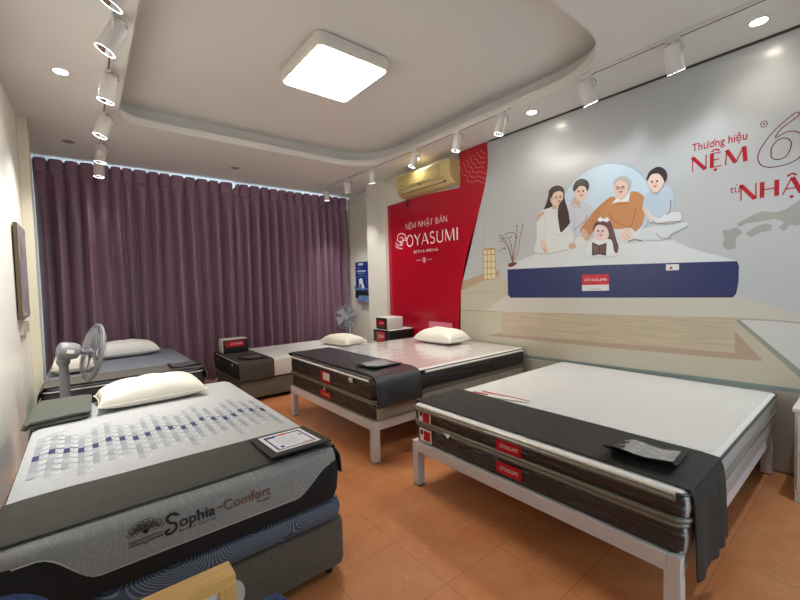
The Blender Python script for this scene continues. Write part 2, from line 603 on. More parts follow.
for x in (0, 1, 2, 3, 3.9):
    box(bm, x, x + .02, 6.72, 6.74, 3.05, CZ)
tag(new_obj('curtain_rail', bm, mat('white rail', (225, 225, 225), rough=.4)), 'white curtain rail behind the tops of the mauve curtains', 'rail')

# ------------------------------------------------------------------ the printed mural on the right wall
MX = 3.885
mural = thing('wall_mural', 'large glossy printed mural of a family sitting on a navy mattress', 'mural', (MX, 1.8, 1.5))
def gloss_print(name, c, var=.02, vs=.7, rough=.30):
    return mat(name, c, rough=rough, var=var, vscale=vs, coat=.25, coat_rough=.14)
m_mbg = gloss_print('pale mural print', (186, 188, 189))
bm = B(); box(bm, MX, RX, FY + .1, 3.75, .02, CZ - .018); new_obj('printed_panel', bm, m_mbg, mural)

class Print:
    """a flat picture built of inked shapes lying on one wall plane, each shape a hair above the one before"""
    def __init__(self, X, step=.00003):
        self.bm = B(); self.X = X; self.k = 0; self.step = step; self.mats = []; self.mi = {}
    def ink(self, c):
        if c not in self.mi:
            self.mi[c] = len(self.mats)
            self.mats.append(c if not isinstance(c, (tuple, str)) else flat(c))
        return self.mi[c]
    def to(self, pts):
        self.k += 1
        return [wall_pt(x, y, self.X) + Vector((-self.k * self.step, 0, 0)) for x, y in pts]
    def shape(self, pts, c, sm=0):
        if sm:
            pts = smooth_loop(pts, sm)
        P3 = self.to(pts)
        vs = [self.bm.verts.new(p) for p in P3]
        for tr in tessellate_polygon([[Vector((p.y, p.z, 0)) for p in P3]]):
            self.bm.faces.new([vs[i] for i in tr]).material_index = self.ink(c)
    def line(self, pts, w, c, sm=0, closed=False):
        if sm:
            pts = smooth_loop(pts, sm, closed)
        stroke(self.bm, self.to(pts), w, (-1, 0, 0), self.ink(c), closed)
    def dot(self, x, y, r, c):
        self.shape([(x + r * math.cos(a), y + r * math.sin(a)) for a in [2 * math.pi * i / 12 for i in range(12)]], c)
    def done(self, name, parent, label=None):
        bmesh.ops.triangulate(self.bm, faces=[f for f in self.bm.faces if len(f.verts) > 4])
        for f in self.bm.faces:
            f.normal_update()
            if f.normal.x > 0:
                f.normal_flip()
        o = new_obj(name, self.bm, self.mats, parent, smooth='keep')
        if label:
            o['label'] = label
        return o
X0 = MX - .0006
# tatami floor and the plinth under the printed mattress
p = Print(X0)
tat = (190, 181, 162)
p.shape([(459, 287), (497, 276), (508, 280), (508, 297), (735, 297), (800, 318), (830, 330), (830, 396), (800, 391), (600, 366), (522, 356), (440, 345), (440, 300)], tat)
p.shape([(459, 286), (463, 281), (483, 274), (499, 270), (499, 276), (483, 281), (463, 290)], (182, 158, 130))
p.shape([(484, 312), (505, 296), (735, 296), (830, 322), (830, 330), (735, 318), (502, 311.5)], (200, 194, 182))
p.shape([(738, 320), (770, 321), (830, 327), (830, 395), (800, 372)], (205, 203, 198))
p.shape([(735, 320), (740, 320), (803, 372), (800, 378)], (150, 150, 138))
p.line([(735, 318.5), (775, 320.5), (830, 326)], .012, (168, 166, 158))
p.line([(455, 310), (497, 311.5)], .012, (158, 158, 140))
p.line([(495, 312), (470, 333)], .02, (190, 176, 148))
p.line([(459, 293), (496, 291.5)], .008, (180, 170, 142))
p.shape([(502, 333), (487, 335.5), (600, 347), (735, 359), (763, 361), (735, 331)], (176, 152, 130))
wood_pr = mat('printed wood grain', (190, 173, 148), rough=.22, var=.12, vscale=6, stretch=(1, .5, 14))
p.shape([(502, 311.5), (735, 317.5), (735, 353), (502, 334)], wood_pr)
p.line([(440, 344.5), (522, 356), (600, 366), (700, 378.5), (800, 391.5), (830, 396)], .034, (128, 142, 138))
p.shape([(440, 347.5), (522, 358.5), (600, 368.5), (700, 381), (800, 394), (830, 398), (830, 520), (760, 466), (600, 430), (440, 380)], (172, 165, 152))
p.done('tatami_print', mural)
# round window
p = Print(X0)
cy, cz, cr = 1.715, 2.10, .435
def ell(k):
    return [(cy + cr * k * math.cos(a), cz + cr * k * math.sin(a)) for a in [2 * math.pi * i / 48 for i in range(48)]]
for k, c in ((1.0, (172, 186, 194)), (.972, (196, 214, 226))):
    p.k += 1
    f = p.bm.faces.new([p.bm.verts.new((X0 - p.k * .00003, y, z)) for y, z in ell(k) if True])
    f.material_index = p.ink(c)
p.shape([(553, 262), (553, 238), (600, 232), (664, 232), (664, 262)], m_mbg)
p.done('round_window_print', mural)
# the navy mattress and its pale top
p = Print(X0 - .0010)
p.shape([(507, 269), (516, 262), (536, 254), (600, 236), (664, 236), (690, 248), (738, 261)], (214, 217, 218))
p.shape([(507.5, 269.5), (600, 265), (737, 261), (739, 266), (738.5, 282), (736, 294), (733, 297), (511, 297.5), (508, 295)], (42, 50, 98))
p.line([(510, 297.4), (733, 296.9)], .008, (26, 30, 60))
p.shape([(666, 264.5), (679, 264), (679, 270), (666, 270.5)], (222, 222, 224))
p.shape([(669, 269), (671, 266), (673, 269)], (150, 40, 40))
p.shape([(582, 275), (609, 274), (609, 284.5), (582, 285.2)], (196, 32, 48))
p.shape([(582, 285.2), (609, 284.5), (609, 290.5), (582, 291)], (222, 218, 216))
a, b_ = wall_pt(584.5, 281.3, X0 - .0018), wall_pt(606.5, 280.6, X0 - .0018)
put_text(p.bm, 'OYASUMI', a + Vector((-.0005, 0, 0)), (0, -1, 0), (0, 0, 1), .026, abs(a.y - b_.y), mi=p.ink((240, 225, 225)))
a, b_ = wall_pt(590, 289.6, X0 - .0018), wall_pt(601, 289.3, X0 - .0018)
put_text(p.bm, 'Classic', a, (0, -1, 0), (0, 0, 1), .017, abs(a.y - b_.y), mi=p.ink((110, 105, 105)))
p.done('mattress_print', mural, 'printed navy mattress with red and white label')
# printed people
def c5(L): return [(530 + x / 6.667, 170 + y / 6.667) for x, y in L]
def c6(L): return [(600 + x / 6, 160 + y / 6) for x, y in L]
def c7(L): return [(530 + x / 5, 150 + y / 5) for x, y in L]
skin, skin2, hairc, lip = (226, 196, 178), (203, 166, 146), (62, 44, 42), (176, 92, 88)
XP = X0 - .0020
def face(p, cx, cy, s, tilt=0.0, glasses=False):
    ct, st = math.cos(tilt), math.sin(tilt)
    def q(x, y): return (cx + s * (x * ct - y * st), cy + s * (x * st + y * ct))
    for sx in (-1, 1):
        p.line([q(sx * .42 - .16, -.12), q(sx * .42, -.20), q(sx * .42 + .16, -.12)], .010, (74, 52, 48))
        p.line([q(sx * .42 - .2, -.36), q(sx * .42 + .2, -.36)], .007, (110, 82, 72))
        if glasses:
            p.line([q(sx * .42 + .30 * math.cos(a), -.12 + .24 * math.sin(a)) for a in [2 * math.pi * i / 12 for i in range(12)]], .006, (150, 130, 124), closed=True)
    p.line([q(.02, -.1), q(.08, .2), q(-.04, .24)], .007, skin2)
    p.shape([q(-.34, .42), q(0, .50), q(.34, .42), q(.16, .62), q(-.16, .62)], (238, 228, 222))
    p.line([q(-.36, .42), q(0, .5), q(.36, .42)], .007, lip)
    p.line([q(-.2, .62), q(.2, .62)], .007, lip)
# woman with long hair
p = Print(XP)
p.shape(c5([(128, 135), (160, 107), (200, 105), (226, 128), (230, 180), (240, 255), (210, 280), (150, 258), (120, 262), (90, 272), (108, 222), (122, 170)]), hairc, 3)
p.shape(c5([(90, 265), (130, 252), (160, 240), (195, 250), (215, 380), (262, 385), (292, 450), (280, 500), (255, 528), (180, 545), (110, 562), (30, 545), (45, 460), (45, 345), (60, 290)]), (218, 220, 218), 3)
p.line(c5([(95, 300), (105, 380), (95, 450)]), .006, (190, 192, 190), 3)
p.line(c5([(150, 420), (200, 440), (250, 430)]), .006, (192, 194, 192), 3)
p.shape(c5([(150, 225), (182, 238), (180, 258), (150, 262)]), skin2)
p.shape(c5([(140, 180), (165, 150), (212, 140), (222, 178), (206, 226), (182, 243), (152, 230), (136, 205)]), skin, 3)
p.shape(c5([(134, 178), (150, 168), (152, 200), (142, 206)]), skin2, 2)
p.shape(c5([(205, 110), (226, 128), (222, 150), (196, 138), (160, 150), (140, 190), (130, 150), (160, 112)]), hairc, 2)
p.shape(c5([(190, 240), (215, 200), (232, 205), (255, 270), (272, 330), (268, 352), (240, 385), (206, 416), (194, 370), (185, 300)]), (66, 44, 42), 3)
p.shape(c5([(70, 465), (100, 468), (112, 510), (127, 540), (112, 558), (88, 545), (74, 505)]), skin, 3)
p.shape(c5([(262, 492), (300, 486), (306, 518), (262, 526)]), skin2, 2)
p.line(c5([(88, 520), (108, 552)]), .006, (140, 84, 70))
p.line(c5([(30, 552), (110, 562), (180, 548), (255, 530)]), .006, (168, 150, 140))
face(p, 530 + 190 / 6.667, 170 + 190 / 6.667, 5.2, -.15)
p.done('person_print', mural, 'printed woman with long dark hair in a white dress')
# man in a pale shirt
p = Print(XP - .0009)
p.shape(c5([(275, 190), (262, 238), (258, 290), (272, 370), (282, 430), (335, 420), (372, 360), (388, 300), (420, 292), (412, 240), (350, 215), (330, 240)]), (202, 203, 210), 2)
p.shape(c5([(290, 178), (338, 205), (332, 242), (284, 225)]), skin2)
p.shape(c5([(278, 200), (300, 246), (335, 238), (338, 250), (300, 258), (270, 240)]), (184, 185, 194))
p.shape(c5([(297, 140), (315, 105), (372, 100), (382, 140), (370, 186), (336, 209), (312, 195), (296, 165)]), skin, 3)
p.shape(c5([(287, 110), (310, 72), (350, 58), (386, 75), (394, 112), (380, 142), (368, 112), (330, 108), (304, 138), (289, 142)]), (48, 38, 38), 3)
p.line(c5([(300, 300), (296, 380), (310, 420)]), .007, (178, 180, 188), 3)
p.line(c5([(382, 300), (360, 345), (290, 400)]), .010, (150, 150, 158), 3)
p.shape(c5([(45, 315), (78, 278), (100, 285), (72, 312), (48, 342)]), skin2, 2)
p.shape(c5([(298, 470), (315, 445), (345, 442), (366, 470), (350, 505), (310, 510)]), (222, 218, 212), 3)
face(p, 530 + 340 / 6.667, 170 + 150 / 6.667, 5.4, -.1)
p.done('person_print', mural, 'printed young man in a pale collared shirt')
# grandfather in an orange jumper
p = Print(XP - .0018)
p.shape(c6([(90, 405), (170, 412), (240, 395), (252, 470), (200, 492), (130, 490), (80, 450)]), (216, 218, 220), 2)
p.shape([(614, 196.5), (606, 200), (594, 211), (583, 225), (580, 231), (588, 237), (597, 227), (612, 223), (616, 210)], (190, 128, 80), 2)
p.shape(c6([(78, 222), (60, 240), (5, 300), (4, 345), (60, 372), (80, 410), (130, 414), (185, 405), (214, 432), (256, 382), (264, 330), (272, 240), (240, 198), (186, 190), (150, 250)]), (196, 134, 84), 2)
p.shape(c6([(70, 262), (100, 228), (128, 246), (160, 212), (182, 190), (172, 250), (108, 252)]), (236, 236, 238))
p.line(c6([(215, 290), (205, 340), (185, 400)]), .010, (166, 98, 54), 3)
p.line(c6([(50, 310), (95, 375), (180, 400)]), .009, (176, 106, 60), 3)
p.line(c6([(88, 270), (130, 262), (170, 262)]), .007, (176, 106, 60), 3)
p.shape(c6([(82, 150), (105, 120), (155, 128), (166, 178), (150, 215), (125, 242), (96, 212), (82, 180)]), (232, 196, 178), 3)
p.shape(c6([(80, 140), (95, 110), (140, 95), (178, 113), (185, 150), (165, 188), (160, 142), (110, 122), (86, 158)]), (186, 178, 172), 3)
p.shape(c6([(120, 445), (162, 408), (200, 430), (182, 468), (156, 486), (126, 466)]), skin, 2)
p.line(c6([(130, 450), (165, 478)]), .006, skin2)
p.line(c6([(150, 436), (178, 466)]), .006, skin2)
p.shape(c5([(345, 392), (372, 396), (386, 425), (400, 458), (388, 470), (366, 468), (344, 424)]), skin2, 2)
p.line(c6([(170, 490), (205, 478), (250, 484)]), .010, (122, 98, 88), 2)
face(p, 600 + 122 / 6, 160 + 172 / 6, 6.2, -.1, glasses=True)
p.done('person_print', mural, 'printed grey-haired man with glasses in an orange jumper')
# grandmother in pale blue
p = Print(XP - .0027)
p.shape(c6([(240, 425), (290, 402), (360, 395), (430, 388), (520, 372), (520, 400), (430, 440), (400, 475), (340, 480), (250, 482)]), (208, 212, 216), 2)
p.shape(c6([(270, 212), (300, 188), (340, 212), (392, 150), (432, 180), (446, 250), (430, 318), (400, 325), (388, 368), (330, 372), (290, 345), (262, 290), (256, 270)]), (186, 200, 216), 2)
p.shape(c6([(400, 320), (480, 312), (480, 366), (400, 376), (350, 380), (310, 350), (262, 300), (254, 285), (280, 292), (312, 335), (360, 350)]), (220, 220, 222), 2)
p.line(c6([(345, 382), (400, 372), (480, 367)]), .006, (140, 120, 116), 2)
p.line(c6([(425, 240), (420, 310), (400, 325)]), .010, (150, 140, 142), 2)
p.shape(c6([(284, 120), (310, 86), (360, 84), (386, 115), (374, 165), (336, 196), (310, 182), (290, 150)]), (228, 200, 186), 3)
p.shape(c6([(279, 110), (300, 65), (350, 40), (390, 58), (403, 95), (388, 132), (376, 108), (350, 82), (308, 88), (286, 124)]), (58, 46, 52), 3)
p.shape(c6([(252, 288), (276, 290), (300, 335), (316, 368), (300, 372), (270, 325)]), skin, 2)
p.line(c6([(335, 440), (370, 470), (430, 474)]), .007, (150, 140, 138), 2)
face(p, 600 + 328 / 6, 160 + 138 / 6, 6.0, -.15)
p.done('person_print', mural, 'printed older woman with tied dark hair in pale blue')
# girl with a bow and an open book
p = Print(XP - .0036)
p.shape(c7([(285, 482), (320, 450), (400, 440), (440, 450), (446, 520), (380, 532), (300, 530), (278, 512)]), (222, 224, 226), 2)
p.shape(c7([(315, 402), (325, 366), (360, 346), (400, 358), (418, 400), (432, 450), (443, 480), (436, 515), (420, 505), (412, 460), (395, 445), (330, 440)]), (92, 58, 56), 3)
p.shape(c7([(320, 402), (340, 374), (382, 386), (394, 428), (370, 456), (336, 450), (319, 430)]), (230, 204, 196), 3)
p.shape(c7([(338, 348), (352, 335), (368, 345), (386, 336), (396, 350), (384, 362), (366, 354), (348, 360)]), (236, 236, 240), 2)
p.shape(c7([(310, 460), (346, 476), (383, 463), (380, 528), (346, 522), (310, 528)]), (70, 40, 40))
p.shape(c7([(318, 470), (344, 482), (344, 514), (318, 518)]), (112, 74, 66))
p.shape(c7([(350, 482), (376, 472), (374, 518), (350, 514)]), (100, 62, 58))
face(p, 530 + 352 / 5, 150 + 412 / 5, 5.4, -.05)
p.done('person_print', mural, 'printed girl with a white bow holding an open book')
# paper lantern and dried stems
p = Print(X0 - .0010)
def c9(L): return [(480 + x / 6.667, 210 + y / 6.667) for x, y in L]
p.line(c9([(22, 0), (22, 265)]), .007, (196, 182, 160))
p.shape(c9([(20, 265), (45, 255), (98, 258), (106, 455), (70, 465), (24, 458)]), (216, 206, 178))
yw = (194, 150, 84)
for L in ([(20, 268), (98, 260)], [(20, 268), (26, 462)], [(72, 266), (76, 466)], [(98, 258), (106, 452)], [(26, 462), (76, 466)], [(76, 466), (106, 452)], [(22, 300), (100, 295)], [(24, 345), (102, 340)], [(25, 390), (103, 384)], [(25, 430), (104, 424)], [(48, 268), (52, 464)], [(20, 268), (45, 255)], [(45, 255), (98, 258)]):
    p.line(c9(L), .012, yw)
p.done('lantern_print', mural)
p = Print(X0 - .0010)
br_ = (126, 84, 72)
for L in ([(215, 355), (205, 290), (175, 215), (130, 165)], [(215, 355), (215, 280), (200, 210), (180, 185), (140, 195)], [(216, 355), (240, 230), (235, 160), (195, 150), (150, 175)], [(218, 355), (225, 260), (245, 180), (247, 105)], [(222, 355), (255, 270), (265, 190), (285, 105)], [(210, 330), (190, 260), (150, 200), (130, 190)], [(165, 250), (120, 275)]):
    p.line(c9(L), .007, br_, 4)
for x, y in ((132, 170), (140, 212), (165, 255), (247, 105), (285, 103), (210, 235), (240, 185), (205, 180)):
    p.dot(480 + x / 6.667, 210 + y / 6.667, .75, (98, 60, 54))
p.shape(c9([(188, 362), (205, 352), (246, 350), (244, 358), (222, 376), (198, 380), (188, 372)]), (122, 62, 54), 2)
p.done('vase_print', mural)
# islands
p = Print(X0)
def c8(L): return [(600 + x / 4, 150 + y / 4) for x, y in L]
isl = (160, 158, 152)
p.shape(c8([(488, 322), (520, 318), (548, 308), (572, 330), (545, 352), (542, 394), (508, 400), (490, 384), (498, 352)]), isl)
p.shape(c8([(582, 335), (620, 308), (660, 293), (690, 300), (682, 322), (642, 330), (604, 350)]), isl)
p.shape(c8([(545, 296), (610, 260), (650, 245), (700, 250), (742, 238), (790, 205), (840, 180), (860, 230), (820, 280), (790, 302), (760, 300), (736, 326), (716, 310), (736, 288), (700, 275), (650, 285), (590, 292), (560, 308)]), isl)
p.done('map_print', mural)
# lettering on the mural
red_ink = (176, 34, 48)
def mural_text(fn, name):
    bm = B(); fn(bm); new_obj(name, bm, [flat(red_ink), flat((120, 40, 60))], mural, smooth='keep')
U, V = (0, -1, 0), (0, 0, 1)
XT = MX - .0009
def thuong(b):
    put_text(b, 'Th\u01b0ong hi\u1ec7u', (XT, 1.0, 2.452), U, V, .062, .34, bold=.012)
    wa = lambda q: max(v[0] for v in text_mesh(q, 1, .012)[0]) - min(v[0] for v in text_mesh(q, 1, .012)[0])
    yo = 1.0 - .34 * wa('Th\u01b0o') / wa('Th\u01b0ong hi\u1ec7u')
    stroke(b, [Vector((XT, yo + .012, 2.490)), Vector((XT, yo - .001, 2.496)), Vector((XT, yo - .002, 2.508))], .008, (-1, 0, 0))
mural_text(thuong, 'lettering')
mural_text(lambda b: display_text(b, 'N\u1ec6M', (XT, 1.004, 2.292), U, V, .112, .345, .026, .008), 'lettering')
mural_text(lambda b: put_text(b, 't\u1eeb', (XT, .757, 2.070), U, V, .060, .062), 'lettering')
mural_text(lambda b: display_text(b, 'NH\u1eacT', (XT, .700, 2.004), U, V, .114, .43, .026, .008), 'lettering')
def six(b):
    P_ = Print(XT)
    P_.bm = b
    P_.mi = {1: 1}
    P_.mats = [0, 1]
    P_.line([(797, 112), (786, 120), (772, 133), (761, 148), (757.8, 158), (761, 165), (770, 167.3), (784, 165), (796, 160), (804, 151), (805, 141), (800, 133), (792, 131), (784, 133), (775, 138), (782, 128), (798, 116)], .006, 1, 3, True)
    P_.line([(771, 154), (772, 147), (778, 140), (786, 138), (791, 142), (790, 150), (785, 157), (778, 159.5), (772, 158)], .006, 1, 3, True)
    P_.line([(760.5, 124), (762, 121.5), (766, 121), (767.5, 123.5), (765.5, 127), (761.5, 127)], .005, 1, 0, True)
    P_.line([(763, 125), (764, 123), (765, 124.5)], .007, 1)
mural_text(six, 'numeral')

# ------------------------------------------------------------------ red brand board
RXB = 3.880
redm = mat('red glossy board', (176, 8, 36), rough=.28, coat=.3, coat_rough=.12)
m_white_edge = mat('cream board edge', (224, 212, 196), rough=.5)
board = thing('wall_sign', 'red curved brand board with white lettering beneath the air conditioner', 'sign', (RXB, 4.3, 0))
edge = smooth_loop([(487, 145), (487.7, 156), (487.2, 168), (485, 184), (480.5, 204), (474, 228), (467.5, 252), (463, 275), (460.3, 298), (459, 326), (458.8, 345)], 4, False)
pts = [wall_pt(387, 205.5, RXB), wall_pt(424, 195, RXB), wall_pt(459.5, 187.5, RXB), wall_pt(459.5, 150, RXB)]
pts[0].y = 5.075; pts[0].z = 2.70
pts[3].z = CZ - .005; pts[3].y = pts[2].y
epts = [wall_pt(x, y, RXB) for x, y in edge]
epts[0].z = CZ - .005
pts += epts
pts += [Vector((RXB, epts[-1].y, .02)), Vector((RXB, 5.075, .02))]
bm = B(); prism(bm, pts, (RX - RXB, 0, 0))
bmesh.ops.triangulate(bm, faces=[f for f in bm.faces if len(f.verts) > 4])
new_obj('board', bm, redm, board)
wi = mat('white lettering', (240, 232, 230), rough=.4)
XB = RXB - .001
bm = B(); display_text(bm, 'N\u1ec6M NH\u1eacT B\u1ea2N', (XB, 4.63, 2.272), U, V, .082, .88, .010, .006); new_obj('lettering', bm, wi, board, smooth='keep')
bm = B(); display_text(bm, 'OYASUMI', (XB, 4.62, 2.006), U, V, .165, 1.075, .024, .010); new_obj('lettering', bm, wi, board, smooth='keep')
bm = B(); put_text(bm, '\u7720\u308a\u3067\u3064\u304f\u308b\u3001\u3042\u3059\u3092\u3064\u304f\u308b\u3002', (XB, 4.45, 1.895), U, V, .036, .52, bold=.01); new_obj('lettering', bm, wi, board, smooth='keep')
bm = B()
def bl(pts, w, sm=3, closed=False):
    stroke(bm, [Vector((XB, y, z)) for y, z in (smooth_loop(pts, sm, closed) if sm else pts)], w, (-1, 0, 0))
bl([(4.40, 1.783), (4.31, 1.783)], .006, 0)
bl([(4.15, 1.783), (4.06, 1.783)], .006, 0)
bl([(4.23 + .035 * math.cos(a), 1.785 + .03 * math.sin(a)) for a in [2 * math.pi * i / 10 for i in range(10)]], .008, 2, True)
bl([(4.23 + .012 * math.cos(a), 1.785 + .012 * math.sin(a)) for a in [2 * math.pi * i / 6 for i in range(6)]], .008, 2, True)
bl([(4.25, 1.755), (4.21, 1.745)], .008, 0)
new_obj('ornament', bm, wi, board, smooth='keep')
bm = B()
def lg(L, w=.012):
    q = [wall_pt(380 + x / 6, 190 + y / 6, XB) for x, y in L]
    q = smooth_loop([(v.y, v.z) for v in q], 4, False)
    stroke(bm, [Vector((XB, y, z)) for y, z in q], w, (-1, 0, 0))
lg([(155, 285), (150, 270), (135, 262), (118, 264), (105, 280), (106, 300), (118, 310), (132, 306), (138, 294), (130, 284), (118, 288)])
lg([(118, 310), (135, 318), (140, 302), (155, 300), (158, 290), (145, 288)])
lg([(95, 312), (98, 325), (112, 332), (135, 330), (118, 320)])
lg([(92, 335), (105, 346), (135, 352)])
lg([(155, 285), (162, 295), (156, 306)])
new_obj('emblem', bm, wi, board, smooth='keep')
# scalloped line pattern in the top corner
pk = mat('pale red line print', (214, 110, 118), rough=.4)
bm = B()
def cA(x, y): return (340 + x / 4, 80 + y / 4)
basep = [(474, 340), (488, 356), (490, 378), (508, 384), (512, 404), (530, 408), (548, 402), (566, 410), (582, 416), (589, 412)]
for k in range(7):
    t = k * .125
    q = [cA(x + (600 - x) * t * .9, y + (255 - y) * t) for x, y in basep]
    q = [v for v in q if v[0] < 487.0]
    w3 = [wall_pt(x, y, XB) for x, y in smooth_loop(q, 4, False)]
    stroke(bm, w3, .010, (-1, 0, 0))
new_obj('line_pattern', bm, pk, board, smooth='keep')

# ------------------------------------------------------------------ air conditioner
ac = thing('air_conditioner', 'yellowed cream split air conditioner above the red board', 'air conditioner', (3.9, 3.98, 2.70))
m_ac = mat('aged cream plastic', (204, 184, 130), rough=.35)
m_acd = mat('dark air outlet', (38, 34, 28), rough=.6)
y0, y1 = 3.50, 4.60
prof = [(3.90, 3.045), (3.74, 3.045), (3.69, 3.02), (3.675, 2.94), (3.68, 2.82), (3.70, 2.785), (3.75, 2.74), (3.80, 2.725), (3.90, 2.725)]
bm = B()
loops = []
for y, k in ((y0, .94), (y0 + .012, 1), (y1 - .012, 1), (y1, .94)):
    loops.append([(3.90 + (x - 3.90) * k, y, 2.87 + (z - 2.87) * k) for x, z in prof])
rings(bm, loops)
new_obj('body', bm, m_ac, ac, smooth=40)
bm = B(); box(bm, 3.666, 3.69, y0 + .16, y1 - .10, 2.835, 3.0, bev=.008)
new_obj('front_grille', bm, mat('aged cream grille', (184, 164, 108), rough=.4, var=.12, vscale=1, stretch=(1, 1, 60)), ac)
bm = B(); prism(bm, [(3.682, y0 + .10, 2.815), (3.682, y1 - .06, 2.815), (3.725, y1 - .06, 2.757), (3.725, y0 + .10, 2.757)], (.01, 0, .004)); new_obj('outlet', bm, m_acd, ac)
bm = B(); prism(bm, [(3.676, y0 + .13, 2.792), (3.676, y1 - .09, 2.792), (3.709, y1 - .09, 2.762), (3.709, y0 + .13, 2.762)], (-.006, 0, -.004)); new_obj('louvre', bm, m_ac, ac)
bm = B(); lathe(bm, (3.680, 4.07, 2.815), (-1, 0, 0), [(.016, 0), (.013, .006)]); new_obj('sensor_window', bm, m_acd, ac)
bm = B(); tube(bm, [(3.86, 4.56, 2.71), (3.86, 4.57, 2.64), (3.875, 4.57, 2.60)], .012, 8); new_obj('pipe', bm, m_acd, ac)

# ------------------------------------------------------------------ poster with leaflet holder, right wall niche
post = thing('poster_holder', 'blue poster over a black leaflet tray on the niche wall', 'poster', (4.07, 6.1, 1.2))
bl_ = mat('blue poster print', (26, 48, 128), rough=.3)
XPQ = 4.058
bm = B(); box(bm, XPQ, 4.08, 5.93, 6.375, 1.33, 1.87); new_obj('sheet', bm, bl_, post)
p = Print(XPQ - .0005)
def c10(L): return [(340 + x / 10, 250 + y / 10) for x, y in L]
wt = (222, 228, 238)
p.shape(c10([(180, 135), (230, 130), (230, 152), (180, 155)]), wt)
p.line(c10([(172, 180), (205, 182)]), .012, (150, 170, 214))
p.line(c10([(170, 212), (255, 208)]), .03, (178, 194, 226))
p.line(c10([(175, 236), (250, 232)]), .012, (140, 164, 214))
p.shape(c10([(188, 300), (205, 282), (225, 290), (228, 320), (245, 375), (225, 388), (188, 385), (192, 330)]), wt, 2)
p.shape(c10([(195, 345), (215, 340), (218, 385), (190, 385)]), (110, 110, 120))
p.line(c10([(165, 330), (160, 290), (190, 260), (250, 262), (268, 300), (262, 350)]), .006, (150, 180, 220), 3)
p.shape(c10([(150, 360), (190, 385), (280, 380), (280, 398), (154, 400)]), (96, 130, 190), 2)
p.done('poster_print', post)
bm = B(); box(bm, 4.030, 4.08, 5.93, 6.36, 1.19, 1.325, bev=.004); new_obj('leaflet_tray', bm, mat('black acrylic', (36, 38, 44), rough=.3), post)
bm = B(); box(bm, 4.016, 4.029, 5.90, 6.24, 1.13, 1.24); box(bm, 4.029, 4.08, 5.90, 6.24, 1.13, 1.14); new_obj('leaflets', bm, mat('leaflet print', (110, 142, 190), rough=.4, var=.3, vscale=9), post)

# ------------------------------------------------------------------ framed board on the left wall
fr = thing('framed_board', 'dark-sided picture board on standoffs on the left wall', 'picture', (LX, 4.61, 1.24))
bm = B(); box(bm, LX + .010, LX + .036, 4.36, 4.86, 1.24, 2.02, bev=.003); new_obj('board_edge', bm, mat('dark brown board edge', (86, 72, 50), rough=.5), fr)
bm = B(); box(bm, LX + .0365, LX + .040, 4.37, 4.85, 1.25, 2.01); new_obj('picture', bm, mat('mottled violet picture', (146, 136, 142), rough=.3, var=.5, vscale=6), fr)
for y in (4.40, 4.82):
    for z in (1.28, 1.98):
        bm = B(); cyl(bm, (LX, y, z), (LX + .050, y, z), .008, seg=10); new_obj('standoff', bm, mat('steel standoff', (190, 190, 190), rough=.3, metal=1), fr)
bm = B(); box(bm, LX, LX + .022, 4.48, 4.94, 1.10, 1.20, bev=.004)
tag(new_obj('information_plaque', bm, mat('beige plaque', (188, 176, 158), rough=.5)), 'beige plaque on the left wall just under the picture board', 'plaque')

# ================================================================== LIGHTS
m_spot = mat('white spotlight enamel', (222, 216, 212), rough=.4)
m_lens = mat('lit spotlight lens', (255, 255, 255), emit=((236, 244, 255), LENS_E))
m_refl = mat('spotlight reflector', (225, 232, 240), rough=.12, metal=1.0)
m_down = mat('lit downlight', (255, 255, 255), emit=((255, 246, 226), 30.0))
m_panel = mat('lit ceiling panel', (255, 255, 255), emit=((255, 250, 240), PANEL_E))
m_grey = mat('grey metal', (120, 118, 116), rough=.4, metal=.6)

cl = thing('ceiling_light', 'square lit LED panel light in the ceiling tray', 'ceiling light', (1.79, 3.05, TZ))
def plate(bm, x0, x1, y0, y1, r, prof, mi=0, cap0=True, cap1=True):
    rings(bm, [[(x, y, z) for x, y in rr(x0 + i, x1 - i, y0 + i, y1 - i, max(.004, r - i), 5)] for i, z in prof], mi, cap0, cap1)
bm = B(); plate(bm, 1.44, 2.13, 2.68, 3.43, .06, [(.02, TZ), (0, TZ - .01), (0, TZ - .09), (.014, TZ - .104), (.022, TZ - .104)]); new_obj('housing', bm, mat('lamp housing', (228, 222, 212), rough=.4), cl, smooth=40)
bm = B(); plate(bm, 1.464, 2.106, 2.704, 3.406, .05, [(0, TZ - .1045), (.004, TZ - .110)]); new_obj('diffuser', bm, m_panel, cl)

def spot_lamp(parent, loc, d, watts, angle, blend=.6, size=.03, color=(1, .985, .965)):
    ld = bpy.data.lights.new('spot_beam', 'SPOT')
    ld.energy = watts
    ld.spot_size = math.radians(angle)
    ld.spot_blend = 1.0
    ld.shadow_soft_size = size
    ld.color = color
    o = bpy.data.objects.new('spot_beam', ld)
    COL.objects.link(o)
    o.location = loc
    o.rotation_euler = Vector(d).to_track_quat('-Z', 'Y').to_euler()
    o.parent = parent
    o.matrix_parent_inverse = Matrix.Translation(parent.location).inverted()
    return o

